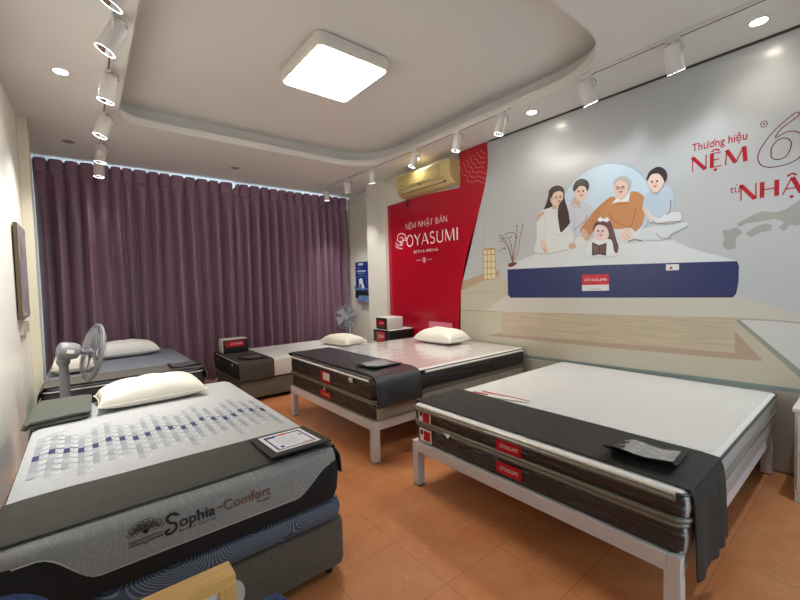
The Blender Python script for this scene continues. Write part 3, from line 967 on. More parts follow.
def track(x, ya, yb, label):
    t = thing('light_track', label, 'track', (x, (ya + yb) / 2, CZ), 'ceiling light tracks')
    bm = B(); box(bm, x - .018, x + .018, ya, yb, CZ - .020, CZ, bev=.002); new_obj('rail', bm, m_spot, t)
    bm = B(); box(bm, x - .005, x + .005, ya + .03, yb - .03, CZ - .0215, CZ - .0195); new_obj('conductor_slot', bm, m_dark, t)
    bm = B(); box(bm, x - .02, x + .02, ya - .012, ya + .01, CZ - .022, CZ); new_obj('end_cap', bm, m_spot, t)
    bm = B(); box(bm, x - .02, x + .02, yb - .01, yb + .012, CZ - .022, CZ); new_obj('end_cap', bm, m_spot, t)
track(.22, .4, 6.35, 'long white light track along the left side of the ceiling')
track(3.32, 2.35, 6.16, 'white light track running over the air conditioner')
track(3.32, -.9, 1.66, 'white light track over the near right bed')

def spotlight(x, y, d, label, watts, angle=75, r=.046, L=.155, drop=.075, color=(1, .985, .965)):
    """track head: adapter, bracket, cylinder with a lit reflector, loose cable"""
    d = Vector(d).normalized()
    t = thing('track_spotlight', label, 'spotlight', (x, y, CZ - .02), 'track spotlights')
    zt = CZ - .0215
    bm = B(); box(bm, x - .016, x + .016, y - .045, y + .045, zt - .018, zt, bev=.003); cyl(bm, (x, y, zt - .018), (x, y, zt - .032), .013); new_obj('track_adapter', bm, m_spot, t)
    piv = Vector((x, y, zt - .032 - drop))
    side = d.cross(Vector((0, 1, 0)))
    if side.length < .1:
        side = Vector((1, 0, 0))
    side = Vector((0, 0, 1)).cross(d)
    if side.length < .05:
        side = Vector((0, 1, 0))
    side.normalize()
    bm = B()
    for s in (-1, 1):
        prev = [Vector((x, y, zt - .030)), Vector((x, y, zt - .030)) + side * s * (r + .005), piv + side * s * (r + .005)]
        for a, b in zip(prev, prev[1:]):
            cyl(bm, a, b, .0065, seg=8)
        lathe(bm, piv + side * s * r, side * s, [(.010, 0), (.010, .008), (.006, .010)], seg=10)
    new_obj('bracket', bm, m_spot, t)
    back = piv - d * L * .35
    bm = B()
    lathe(bm, back, d, [(r * .55, -.006), (r * .9, -.002), (r, .010), (r, L - .004), (r * .985, L), (r * .90, L)], seg=24, cap1=False)
    new_obj('housing', bm, m_spot, t, smooth=40)
    bm = B(); lathe(bm, back, d, [(r * .905, L - .0005), (r * .80, L - .010), (r * .42, L - .05)], seg=24, cap0=False, cap1=False); new_obj('reflector', bm, m_refl, t, smooth=60)
    bm = B(); lathe(bm, back, d, [(r * .45, L - .046), (r * .36, L - .042), (r * .1, L - .040)], seg=20); 
    lathe(bm, back, d, [(r * .985, L + .0005), (r * .93, L - .0002)], seg=24, cap0=False, cap1=False)
    new_obj('lens', bm, m_lens, t)
    bm = B()
    c0 = Vector((x, y - .03, zt - .012))
    q = [c0, c0 + Vector((.05, -.02, -.02)), c0 + Vector((.06, -.01, -.06)), back + Vector((.02, -.01, .01)), back]
    q = smooth_loop(q, 5, False)
    tube(bm, q, .0025, 6)
    new_obj('cable', bm, m_grey, t)
    spot_lamp(t, back + d * (L + .008), d, watts, angle, color=color)
    return t
for i, (y, d, lab) in enumerate((
        (2.47, (-.45, .25, -1), 'white track spotlight cut by the top edge of the photo on left track'),
        (2.98, (-.50, .10, -1), 'white track spotlight with wire loop, second along the left track'),
        (3.74, (-.22, .10, -1), 'white track spotlight in the middle of the left track'),
        (4.63, (-.34, .0, -1), 'white track spotlight third from the curtain on the left track'),
        (5.55, (-.12, .0, -1), 'white track spotlight second from the curtain on the left track'),
        (6.25, (-.05, -.05, -1), 'white track spotlight nearest the curtain on the left track'))):
    spotlight(.22, y, d, lab, LEFT_W if y < 5 else (14.0 if y < 6 else 5.0), angle=100, r=.055, L=.185)
for i, (y, d, lab) in enumerate((
        (2.44, (-.22, .16, -1), 'lit white track spotlight between the red board corner and tray corner'),
        (3.03, (-.14, .12, -1), 'lit white track spotlight in front of the air conditioner right end'),
        (3.76, (-.30, .25, -1), 'lit white track spotlight in front of the air conditioner left half'),
        (4.71, (.15, .10, -1), 'white track spotlight over the white pier left of the air conditioner'),
        (5.38, (.20, .15, -1), 'white track spotlight second from the curtain on the right track'),
        (6.07, (.18, .05, -1), 'white track spotlight nearest the curtain on the right track'))):
    spotlight(3.32, y, d, lab, SPOT_W, r=.044)
for y, d, lab in ((1.58, (.42, -.10, -.90), 'white track spotlight by the tray corner above the mural family'),
                  (.97, (.42, -.06, -.90), 'white track spotlight above the mural left of the lit downlight'),
                  (.08, (-.25, .25, -1), 'added unseen white spotlight on the right track beyond the top right corner')):  # last head is out of view, run strong to brighten the right front
    spotlight(3.32, y, d, lab, WASH_W if y > .5 else 42.0, angle=96 if y > .5 else 120, r=.056, L=.18, color=(.86, .94, 1))

def downlight(x, y, lit, label):
    t = thing('downlight', label, 'downlight', (x, y, CZ), 'recessed ceiling downlights')
    bm = B(); lathe(bm, (x, y, CZ), (0, 0, -1), [(.062, 0), (.060, .004), (.046, .005), (.044, .001)], seg=28); new_obj('bezel', bm, m_spot if lit else mat('dull downlight bezel', (170, 160, 150), rough=.5), t, smooth=40)
    bm = B(); lathe(bm, (x, y, CZ), (0, 0, -1), [(.045, .002), (.040, .0055)], seg=24); new_obj('lamp_face', bm, m_down if lit else mat('unlit lamp face', (128, 116, 106), rough=.4), t)
    if lit:
        spot_lamp(t, (x, y, CZ - .012), (0, 0, -1), DOWN_W, 130, size=.04, color=(1, .93, .82))
downlight(-.06, 3.99, True, 'lit round ceiling downlight left of the left light track')
downlight(3.60, 2.27, True, 'lit round ceiling downlight right of the middle track end')
downlight(3.60, .56, True, 'lit round ceiling downlight at the top right above the numeral')
downlight(3.60, 4.05, True, 'lit round ceiling downlight just above the air conditioner')
downlight(-.06, 5.79, False, 'unlit round downlight near the cream column and curtain')
downlight(1.74, 5.80, False, 'unlit round downlight in the middle of ceiling before curtains')

# ================================================================== BEDS
m_steel = mat('white powder-coated steel', (212, 206, 206), rough=.4)
m_blackpl = mat('black fabric under clear wrap', (26, 22, 24), rough=.4, bump=1.0, bscale=4.5, coat=.5, coat_rough=.12, stretch=(1, 2.0, 7, .7, 0, 0), bdist=.022)
m_blackfab = mat('black woven fabric', (22, 21, 22), rough=.8, bump=.2, bscale=250)
m_whitetop = mat('white quilted ticking', (222, 221, 218), rough=.55, bump=.35, bscale=7, stretch=(1, 4, 1))
m_whitetop2 = mat('white quilted top under wrap', (218, 212, 208), rough=.38, bump=.8, bscale=3.5, coat=.7, coat_rough=.14, stretch=(1.2, 3.5, 1, 0, 0, .35))
m_silver = mat('silver grey side fabric', (178, 174, 172), rough=.4, bump=.5, bscale=9, stretch=(3, 1, 1), coat=.35, coat_rough=.2)
m_beige = mat('beige grey side fabric', (168, 158, 146), rough=.6, bump=.3, bscale=40)
m_pipe = mat('olive grey piping', (118, 112, 98), rough=.3, coat=.6)
m_wpipe = mat('white satin piping', (224, 218, 206), rough=.3, coat=.6)
m_dpipe = mat('black piping', (28, 28, 30), rough=.35, coat=.4)
m_run = mat('charcoal runner cloth', (44, 41, 38), rough=.75, bump=.15, bscale=120, var=.12, vscale=20)
m_runp = mat('charcoal runner under wrap', (44, 45, 46), rough=.45, bump=.5, bscale=10, coat=.5, coat_rough=.2)
m_olive = mat('olive grey cloth', (63, 63, 56), rough=.8, bump=.2, bscale=160, var=.08, vscale=12)
m_brown = mat('dark brown runner cloth', (62, 55, 48), rough=.75, bump=.2, bscale=120, var=.1, vscale=10)
m_base = mat('taupe upholstery', (92, 84, 74), rough=.85, bump=.4, bscale=260, var=.15, vscale=90)
m_base2 = mat('olive taupe upholstery', (98, 92, 78), rough=.85, bump=.3, bscale=260, var=.1, vscale=60)
m_leg = mat('black bed foot', (24, 22, 22), rough=.5)

def mattress(label, x0, x1, y0, y1, z0, z1, mats, parent=None, r=.05, bev=.018, pipes=(), group='mattresses', bulge=.006, dome=.0):
    """mats = top, side, foot face (facing -x) ; pipes = list of (z, material, radius)"""
    t = thing('mattress', label, 'mattress', ((x0 + x1) / 2, (y0 + y1) / 2, z0), group)
    bm = B()
    prof = [(bev, z0), (bev * .3, z0 + bev * .3), (0, z0 + bev), (-bulge, (z0 + z1) / 2), (0, z1 - bev), (bev * .3, z1 - bev * .3), (bev, z1), (bev + .05, z1 + dome * .7), (bev + .2, z1 + dome)]
    R = rings(bm, [[(x, y, z) for x, y in rr(x0 + i, x1 - i, y0 + i, y1 - i, max(.012, r - i), 5)] for i, z in prof])
    bm.faces.ensure_lookup_table()
    for f in bm.faces:
        f.normal_update()
        c = f.calc_center_median()
        if c.z > z1 - bev * .6:
            f.material_index = 0
        elif len(mats) > 2 and c.x < x0 + .014:
            f.material_index = 2
        else:
            f.material_index = 1
    new_obj('body', bm, mats, t, smooth=40)
    for z, m, pr in pipes:
        bm = B()
        i = -.002
        tube(bm, [(x, y, z) for x, y in rr(x0 + i, x1 - i, y0 + i, y1 - i, r - i, 5)], pr, 8, True)
        new_obj('piping', bm, m, t, smooth=60)
    return t

def label_patch(parent, name, mats, O, Uv, Vv, w, h, texts=(), thick=.001, bands=()):
    """small printed label: rectangle from O along U (width) and V (height); bands = (v0, v1, u0, u1, mat index)"""
    O, Uv, Vv = Vector(O), Vector(Uv).normalized(), Vector(Vv).normalized()
    n = Uv.cross(Vv)
    bm = B()
    prism(bm, [O, O + Uv * w, O + Uv * w + Vv * h, O + Vv * h], n * thick)
    for u0, u1, v0, v1, mi in bands:
        P = O + n * (thick + .0004)
        bm.faces.new([bm.verts.new(P + Uv * (a * w) + Vv * (b * h)) for a, b in ((u0, v0), (u1, v0), (u1, v1), (u0, v1))]).material_index = mi
    for s, u, v, hh, ww, mi in texts:
        put_text(bm, s, O + n * (thick + .0009) + Uv * (u * w) + Vv * (v * h), Uv, Vv, hh * h, ww * w, mi=mi)
    return new_obj(name, bm, mats, parent, smooth='keep')
red_l, wht_l, ink_l, gry_l = flat((190, 24, 40)), flat((228, 222, 214)), flat((60, 50, 48)), flat((150, 140, 130))

def steel_bed(label, x0, x1, y0, y1, zb, zt, leg=.06):
    t = thing('steel_bed', label, 'bed', ((x0 + x1) / 2, (y0 + y1) / 2, 0), 'white steel bed frames')
    for ya, yb in ((y0, y0 + .05), (y1 - .05, y1)):
        bm = B(); box(bm, x0 + .0, x1, ya, yb, zb, zt, bev=.004); new_obj('side_rail', bm, m_steel, t)
    for xa, xb in ((x0, x0 + .05), (x1 - .05, x1)):
        bm = B(); box(bm, xa, xb, y0 + .05, y1 - .05, zb, zt, bev=.004); new_obj('end_rail', bm, m_steel, t)
    for k in range(7):
        x = x0 + .25 + k * (x1 - x0 - .5) / 6
        bm = B(); box(bm, x - .03, x + .03, y0 + .05, y1 - .05, zt - .03, zt - .005); new_obj('slat', bm, m_steel, t)
    for xa in (x0, x1 - leg):
        for ya in (y0, y1 - leg):
            bm = B(); box(bm, xa, xa + leg, ya, ya + leg, .006, zb, bev=.003); l = new_obj('leg', bm, m_steel, t)
            bm = B(); box(bm, xa + .002, xa + leg - .002, ya + .002, ya + leg - .002, 0, .006); new_obj('foot_pad', bm, m_leg, l)
    return t

def drape(name, label, cat, m, path, a0, a1, axis, thick=.006, wob=.004, n=26, parent=None, group=None, seed=1, edge=None):
    """cloth swept along `axis` ('x' or 'y') from a0 to a1; path = points (b, z) across it"""
    rnd = random.Random(seed)
    bm = B()
    P = smooth_loop([(b, z) for b, z in path], 3, False)
    L = []
    ph = [rnd.uniform(0, 6) for _ in range(6)]
    zt = max(z for b, z in P)
    rows = []
    for i in range(n + 1):
        a = a0 + (a1 - a0) * i / n
        row = []
        for b, z in P:
            hang = max(0, zt - .03 - z)
            k = wob * (math.sin(a * 23 + ph[0]) + .6 * math.sin(a * 41 + ph[1])) * min(1, hang * 8)
            sgn = -1 if b < (P[0][0] + P[-1][0]) / 2 else 1
            bb = b + sgn * abs(k)
            zz = z + .0012 * math.sin(a * 31 + b * 17 + ph[2])
            row.append(bm.verts.new((a, bb, zz) if axis == 'x' else (bb, a, zz)))
        rows.append(row)
    for r0, r1 in zip(rows, rows[1:]):
        for i in range(len(P) - 1):
            bm.faces.new((r0[i], r0[i + 1], r1[i + 1], r1[i]))
    bmesh.ops.recalc_face_normals(bm, faces=bm.faces[:])
    up = sum((f.normal.z for f in bm.faces))
    if up > 0:
        bmesh.ops.reverse_faces(bm, faces=bm.faces[:])
    thicken(bm, thick)
    o = new_obj(name, bm, m, parent, smooth=60)
    if label:
        tag(o, label, cat, group)
    return o

# ---- right bed ------------------------------------------------------------
X3, Y3a, Y3b = 1.788, .48, 2.122
steel_bed('white steel bed frame carrying the two wrapped mattresses at right', X3, 3.84, Y3a + .01, Y3b, .25, .325)
f3 = (m_silver, m_blackpl)
lo = mattress('lower of two plastic-wrapped mattresses with red label on right bed', X3 + .015, 3.84, Y3a, Y3b - .015, .325, .462, (m_silver, m_silver, m_blackpl), pipes=((.452, m_pipe, .011),))
up = mattress('upper plastic-wrapped mattress with white top on the near right bed', X3 + .01, 3.85, Y3a - .005, Y3b - .01,   .464, .590, (m_whitetop, m_silver, m_blackpl), pipes=((.476, m_pipe, .012), (.580, m_dpipe, .007)), dome=.003)
# wrapped foot edge: white roll stands in for the film's highlight, olive roll is piping
bm = B(); tube(bm, [(X3 + .008, y, .584) for y in (Y3a + .03, Y3a + .3, 1.3, Y3b - .05)], .010, 8); new_obj('edge_roll', bm, m_wpipe, up, smooth=60)
bm = B(); tube(bm, [(X3 + .002, y, .564) for y in (Y3a + .03, Y3a + .3, 1.3, Y3b - .05)], .012, 8); new_obj('edge_roll', bm, m_pipe, up, smooth=60)
FX = X3 - .001
U_, V_ = (0, -1, 0), (0, 0, 1)
for par, z, yy in ((up, .487, 1.382), (lo, .355, 1.385)):
    label_patch(par, 'brand_label', [red_l, wht_l], (FX + (.003 if par is up else .008), yy, z), U_, V_, .165, .066, [('OYASUMI', .16, .34, .34, .7, 1)])
    label_patch(par, 'corner_label', [wht_l, red_l, ink_l], (FX + (.003 if par is up else .008), 2.045, z - .012), U_, V_, .12, .092, [], bands=[(.35, .9, .12, .85, 1), (.08, .3, .5, .85, 2)])
bm = B(); prism(bm, [(1.797, 1.96, .470), (1.797, 1.745, .470), (1.765, 1.74, .448), (1.79, 1.81, .466)], (0, 0, .0012))
tag(new_obj('paper_slip', bm, wht_l), 'white paper slip sticking out between the right bed mattresses', 'paper')
film = clear_film('clear mattress wrap', gloss=.07, bump=.6, bscale=4)
bm = B()
rings(bm, [[(x, y, z) for x, y in rr(2.30 + i, 3.83 - i, Y3a + .02 + i, Y3b - .03 - i, .05, 4)] for i, z in ((0, .5955), (.02, .596))], cap0=False)
new_obj('plastic_wrap', bm, film, up)
drape('bed_runner', 'dark grey runner with a long drop over the near corner of right bed', 'bed runner', m_run,
      [(Y3a - .030, .235), (Y3a - .026, .35), (Y3a - .022, .48), (Y3a - .016, .565), (Y3a + .01, .594), (Y3a + .06, .598), (1.3, .598), (Y3b - .06, .598), (Y3b - .015, .593)],
      1.835, 2.275, 'x', wob=.010, seed=4, group='bed runners')
# document pouch lying open on the runner
def pouch(label, M, w, h, mats, lift=.05):
    t = thing('document_pouch', label, 'pouch', M.translation, 'document pouches')
    bm = B()
    n = 10
    rows = []
    for i in range(n + 1):
        u = i / n
        z = .004 + lift * max(0, (u - .55) / .45) ** 2
        rows.append([M @ Vector(((u - .5) * w, (v / 6 - .5) * h, z + .006 * math.sin(v * 1.3))) for v in range(7)])
    R = rings(bm, rows, cap0=False, cap1=False, closed=False)
    thicken(bm, .003)
    new_obj('backing', bm, mats[0], t, smooth=50)
    bm = B()
    rows = []
    for i in range(n + 1):
        u = .1 + .8 * i / n
        z = .009 + lift * max(0, (u - .55) / .45) ** 2
        rows.append([M @ Vector(((u - .5) * w, ((.08 + .84 * v / 6) - .5) * h, z + .006 * math.sin(v * 1.3) + .0015 * math.sin(i * 2.1 + v))) for v in range(7)])
    rings(bm, rows, cap0=False, cap1=False, closed=False)
    new_obj('clear_sleeve', bm, mats[1], t, smooth=50)
    return t
m_sleeve = mat('crinkled clear sleeve', (150, 152, 156), rough=.18, bump=1.0, bscale=12, stretch=(4, 1.2, 1), coat=1, coat_rough=.05, bdist=.03)
m_black = mat('black vinyl', (24, 24, 26), rough=.45)
pouch('open black document pouch on the runner of the right bed', Matrix.Translation((2.03, .70, .607)) @ Matrix.Rotation(math.radians(184), 4, 'Z'), .30, .28, [m_black, m_sleeve], lift=.05)
bm = B(); prism(bm, [(2.21, 2.04, .599), (2.30, 2.03, .599), (2.40, 1.55, .599), (2.36, 1.54, .599), (2.285, 1.80, .599)], (0, 0, .001)); prism(bm, [(2.355, 1.95, .6002), (2.375, 1.95, .6002), (2.40, 1.55, .6002), (2.385, 1.55, .6002)], (0, 0, .0006), 1); prism(bm, [(2.285, 1.98, .6002), (2.315, 1.98, .6002), (2.325, 1.85, .6002), (2.295, 1.85, .6002)], (0, 0, .0006), 1)
tag(new_obj('leaflet', bm, [wht_l, red_l]), 'white leaflet with red stripe beside the right bed runner', 'leaflet')

# ---- middle bed -----------------------------------------------------------
X2, Y2a, Y2b = 1.75, 2.545, 4.17
steel_bed('white steel bed frame of the middle bed below the red board', X2, 3.82, Y2a + .005, Y2b, .265, .340)
lo2 = mattress('lower wrapped mattress with beige sides on the middle bed', X2 + .015, 3.83, Y2a, Y2b - .01, .340, .492, (m_beige, m_beige, m_blackpl), pipes=((.350, m_pipe, .007), (.483, m_pipe, .010)))
up2 = mattress('upper black-sided wrapped mattress on the middle bed', X2 + .005, 3.84, Y2a - .005, Y2b, .494, .690, (m_whitetop2, m_blackpl, m_blackpl), pipes=((.504, m_pipe, .010), (.678, m_dpipe, .007)), r=.06, bev=.022, dome=.003)
bm = B(); tube(bm, [(X2 - .003, y, .668) for y in (Y2a + .05, 3.2, Y2b - .06)], .011, 8); new_obj('edge_roll', bm, m_wpipe, up2, smooth=60)
bm = B(); tube(bm, [(x, Y2a - .012, .664) for x in (2.30, 3.0, 3.78)], .012, 8); new_obj('side_piping', bm, m_wpipe, up2, smooth=60)
bm = B(); tube(bm, [(x, Y2a - .010, .520) for x in (2.28, 3.0, 3.79)], .008, 8); new_obj('side_piping', bm, m_dpipe, up2, smooth=60)
label_patch(up2, 'brand_label', [red_l, wht_l, ink_l], (X2 - .0035, 3.425, .520), U_, V_, .19, .110, [], bands=[(.25, .92, .25, .9, 1)])
label_patch(up2, 'care_tag', [wht_l, ink_l], (X2 - .018, 2.88, .618), U_, V_, .06, .04, [('soft', .2, .3, .3, .5, 1)])
label_patch(lo2, 'brand_label', [red_l, wht_l], (X2 + .005, 3.46, .375), U_, V_, .20, .062, [('OYASUMI', .12, .32, .34, .75, 1)])
bm = B(); prism(bm, [(X2 + .010, 3.40, .43), (X2 + .010, 3.37, .43), (X2 + .010, 3.375, .468), (X2 + .010, 3.395, .468)], (-.002, 0, 0)); new_obj('hang_tag', bm, wht_l, lo2)
bm = B()
rings(bm, [[(x, y, z) for x, y in rr(2.24 + i, 3.80 - i, Y2a + .02 + i, Y2b - .03 - i, .05, 4)] for i, z in ((0, .6955), (.02, .696))], cap0=False)
new_obj('plastic_wrap', bm, clear_film('thick clear wrap', gloss=.13, rough=.16, bump=.35, bscale=3, stretch=(1, 3.5, 1)), up2)
drape('bed_runner', 'padded black runner under wrap across the foot of the middle bed', 'bed runner', m_runp,
      [(Y2a - .034, .468), (Y2a - .040, .51), (Y2a - .034, .60), (Y2a - .026, .665), (Y2a + .01, .698), (Y2a + .07, .704), (3.3, .702), (Y2b - .06, .700), (Y2b - .012, .695)],
      1.752, 2.220, 'x', thick=.020, wob=.008, seed=9, group='bed runners')
pouch('black and silver document pouch on the middle bed runner', Matrix.Translation((2.02, 2.85, .728)) @ Matrix.Rotation(math.radians(182), 4, 'Z'), .33, .31, [m_black, m_sleeve], lift=.012)

# ---- bed behind the middle bed ------------------------------------------------
def divan(label, x0, x1, y0, y1, z0, z1, m, rot=0, group='upholstered bed bases'):
    t = thing('divan_bed', label, 'divan bed', ((x0 + x1) / 2, (y0 + y1) / 2, 0), group)
    bm = B()
    plate(bm, x0, x1, y0, y1, .05, [(.02, z0), (.004, z0 + .01), (0, z0 + .03), (0, z1 - .03), (.006, z1 - .008), (.03, z1)])
    new_obj('upholstered_box', bm, m, t, smooth=40)
    for x in (x0 + .07, x1 - .07):
        for y in (y0 + .07, y1 - .07):
            bm = B(); lathe(bm, (x, y, 0), (0, 0, 1), [(.020, 0), (.028, z0)], seg=14); new_obj('foot', bm, m_leg, t, smooth=40)
    return t
X4, Y4a, Y4b = 1.42, 4.95, 6.10
divan('olive taupe upholstered bed base under the white mattress by curtains', X4 + .02, 3.5, Y4a + .01, Y4b - .01, .05, .285, m_base2)
m4 = mattress('plain white mattress with black foot end by the curtains', X4, 3.5, Y4a, Y4b, .287, .515, (m_whitetop, mat('ivory knit side', (206, 200, 192), rough=.7, bump=.2, bscale=80), m_blackfab), pipes=((.298, m_pipe, .006),))
label_patch(m4, 'brand_label', [red_l, wht_l], (X4 - .007, 5.93, .43), U_, V_, .12, .05, [('OYASUMI', .12, .3, .4, .75, 1)])
drape('bed_runner', 'dark brown runner over the foot of the white mattress by curtains', 'bed runner', m_brown,
      [(Y4a - .020, .30), (Y4a - .020, .40), (Y4a - .016, .495), (Y4a + .01, .520), (Y4a + .06, .524), (5.5, .524), (Y4b - .06, .524), (Y4b - .006, .518), (Y4b + .012, .48), (Y4b + .012, .36)],
      X4 + .005, X4 + .44, 'x', wob=.004, seed=5, group='bed runners')
label_patch(m4, 'care_tag', [wht_l], (X4 - .009, 5.19, .455), U_, V_, .035, .035)
pouch('dark document pouch lying on the brown runner by the curtains', Matrix.Translation((1.66, 5.16, .532)) @ Matrix.Rotation(math.radians(184), 4, 'Z'), .30, .28, [m_black, mat('grey brown sleeve', (98, 92, 90), rough=.3, bump=.4, bscale=14, coat=.6)], lift=.02)
# small speaker-like carton on that bed
m_carton_b = mat('black carton', (20, 19, 20), rough=.5)
m_carton_w = mat('white carton', (206, 202, 196), rough=.55)
def carton(label, x0, x1, y0, y1, z0, z1, white, lab, group='mattress sample boxes'):
    """black box with white panels; white = faces that are white ('x','y','z')"""
    t = thing('sample_box', label, 'box', ((x0 + x1) / 2, (y0 + y1) / 2, z0), group)
    bm = B()
    box(bm, x0, x1, y0, y1, z0, z1, bev=.018, seg=3)
    for f in bm.faces:
        f.normal_update()
        n = f.normal
        if (n.z > .5 and 'z' in white) or (n.x < -.5 and 'x' in white) or (n.y < -.5 and 'y' in white):
            f.material_index = 1
    new_obj('body', bm, [m_carton_b, m_carton_w], t, smooth=40)
    side, u0, v0, w, h = lab
    if side == 'y':
        label_patch(t, 'brand_label', [red_l, wht_l], (x0 + u0, y0 - .0008, z0 + v0), (1, 0, 0), V_, w, h, [('OYASUMI', .25, .34, .36, .65, 1)])
    else:
        label_patch(t, 'brand_label', [red_l, wht_l], (x0 - .0008, y1 - u0, z0 + v0), U_, V_, w, h, [('OYASUMI', .2, .36, .34, .65, 1)])
    return t
carton('small black and white sample box on the brown runner by curtains', 1.45, 1.80, 5.74, 5.94, .531, .731, 'xz', ('y', .05, .09, .24, .08))
# bedside stack between the two beds
ns = thing('bedside_cabinet', 'white bedside cabinet under the sample boxes behind middle bed', 'cabinet', (3.62, 4.56, 0), 'white bedside cabinets')
m_ns = mat('white cabinet lacquer', (214, 208, 198), rough=.4)
def cabinet(t, x0, x1, y0, y1, h):
    bm = B(); box(bm, x0 + .012, x1, y0 + .012, y1 - .012, .06, h - .025, bev=.003); new_obj('body', bm, m_ns, t)
    bm = B(); box(bm, x0 - .004, x1, y0, y1, h - .025, h, bev=.004); new_obj('top', bm, m_ns, t)
    for k in range(2):
        bm = B(); box(bm, x0 - .004, x0 + .012, y0 + .025, y1 - .025, .08 + k * (h - .12) / 2, .07 + (k + 1) * (h - .12) / 2, bev=.003); d = new_obj('drawer', bm, m_ns, t)
        bm = B(); lathe(bm, (x0 - .004, (y0 + y1) / 2, .075 + (k + .5) * (h - .12) / 2), (-1, 0, 0), [(.006, 0), (.006, .012), (.012, .016), (.010, .024)], seg=14); new_obj('knob', bm, m_grey, d)
    for x in (x0 + .03, x1 - .03):
        for y in (y0 + .035, y1 - .035):
            bm = B(); box(bm, x - .018, x + .018, y - .018, y + .018, 0, .06); new_obj('leg', bm, m_ns, t)
cabinet(ns, 3.40, 3.86, 4.40, 4.92, .575)
carton('larger black sample box with white lid on the hidden bedside cabinet', 3.40, 3.86, 4.48, 4.90, .577, .775, 'z', ('x', .10, .02, .20, .14))
carton('white sample box with black end, on top of the larger box', 3.40, 3.70, 4.53, 4.82, .777, .955, 'yz', ('x', .06, .05, .16, .08))

# ---- front left bed --------------------------------------------------------
X1a, X1b, Y1a, Y1b = -.29, .955, 1.69, 3.62
dv1 = divan('taupe upholstered bed base of the front left bed', X1a + .01, X1b + .015, Y1a - .005, Y1b, .05, .285, m_base)
bm = B(); prism(bm, [(.425 + .045 * math.cos(a), Y1a - .0055, .165 + .065 * math.sin(a)) for a in [2 * math.pi * i / 28 for i in range(28)]], (0, -.0012, 0)); new_obj('oval_label', bm, flat((200, 198, 194)), dv1)
m_wave = bpy.data.materials.new('slate swirl fabric'); m_wave.use_nodes = True
nt = m_wave.node_tree; bs = nt.nodes['Principled BSDF']; bs.inputs['Roughness'].default_value = .7
tc = nt.nodes.new('ShaderNodeTexCoord'); 
nz = nt.nodes.new('ShaderNodeTexNoise'); nz.inputs['Scale'].default_value = 1.9; nz.inputs['Detail'].default_value = 0
mpw = nt.nodes.new('ShaderNodeMapping'); mpw.inputs['Rotation'].default_value = (0, .6, 0); mpw.inputs['Scale'].default_value = (1.5, 1, 2.2); mpw.inputs['Location'].default_value = (3.3, .4, 1.7)
mw = nt.nodes.new('ShaderNodeMath'); mw.operation = 'MULTIPLY'; mw.inputs[1].default_value = 330
sw = nt.nodes.new('ShaderNodeMath'); sw.operation = 'SINE'
rp = nt.nodes.new('ShaderNodeValToRGB'); rp.color_ramp.elements[0].position = .35; rp.color_ramp.elements[0].color = (*lin((66, 73, 88)), 1); rp.color_ramp.elements[1].position = 1.0; rp.color_ramp.elements[1].color = (*lin((122, 130, 144)), 1)
for a_, b_2 in ((tc.outputs['Object'], mpw.inputs[0]), (mpw.outputs[0], nz.inputs['Vector']), (nz.outputs['Fac'], mw.inputs[0]), (mw.outputs[0], sw.inputs[0]), (sw.outputs[0], rp.inputs[0]), (rp.outputs[0], bs.inputs['Base Color'])):
    nt.links.new(a_, b_2)
mattress('thin slate blue swirl-patterned mattress at the bottom of front left bed', X1a, X1b + .005, Y1a, Y1b, .287, .385, (m_wave, m_wave), r=.06, bev=.025)
m_grey_knit = mat('pale grey knit', (180, 182, 182), rough=.75, bump=.25, bscale=180, var=.07, vscale=60)
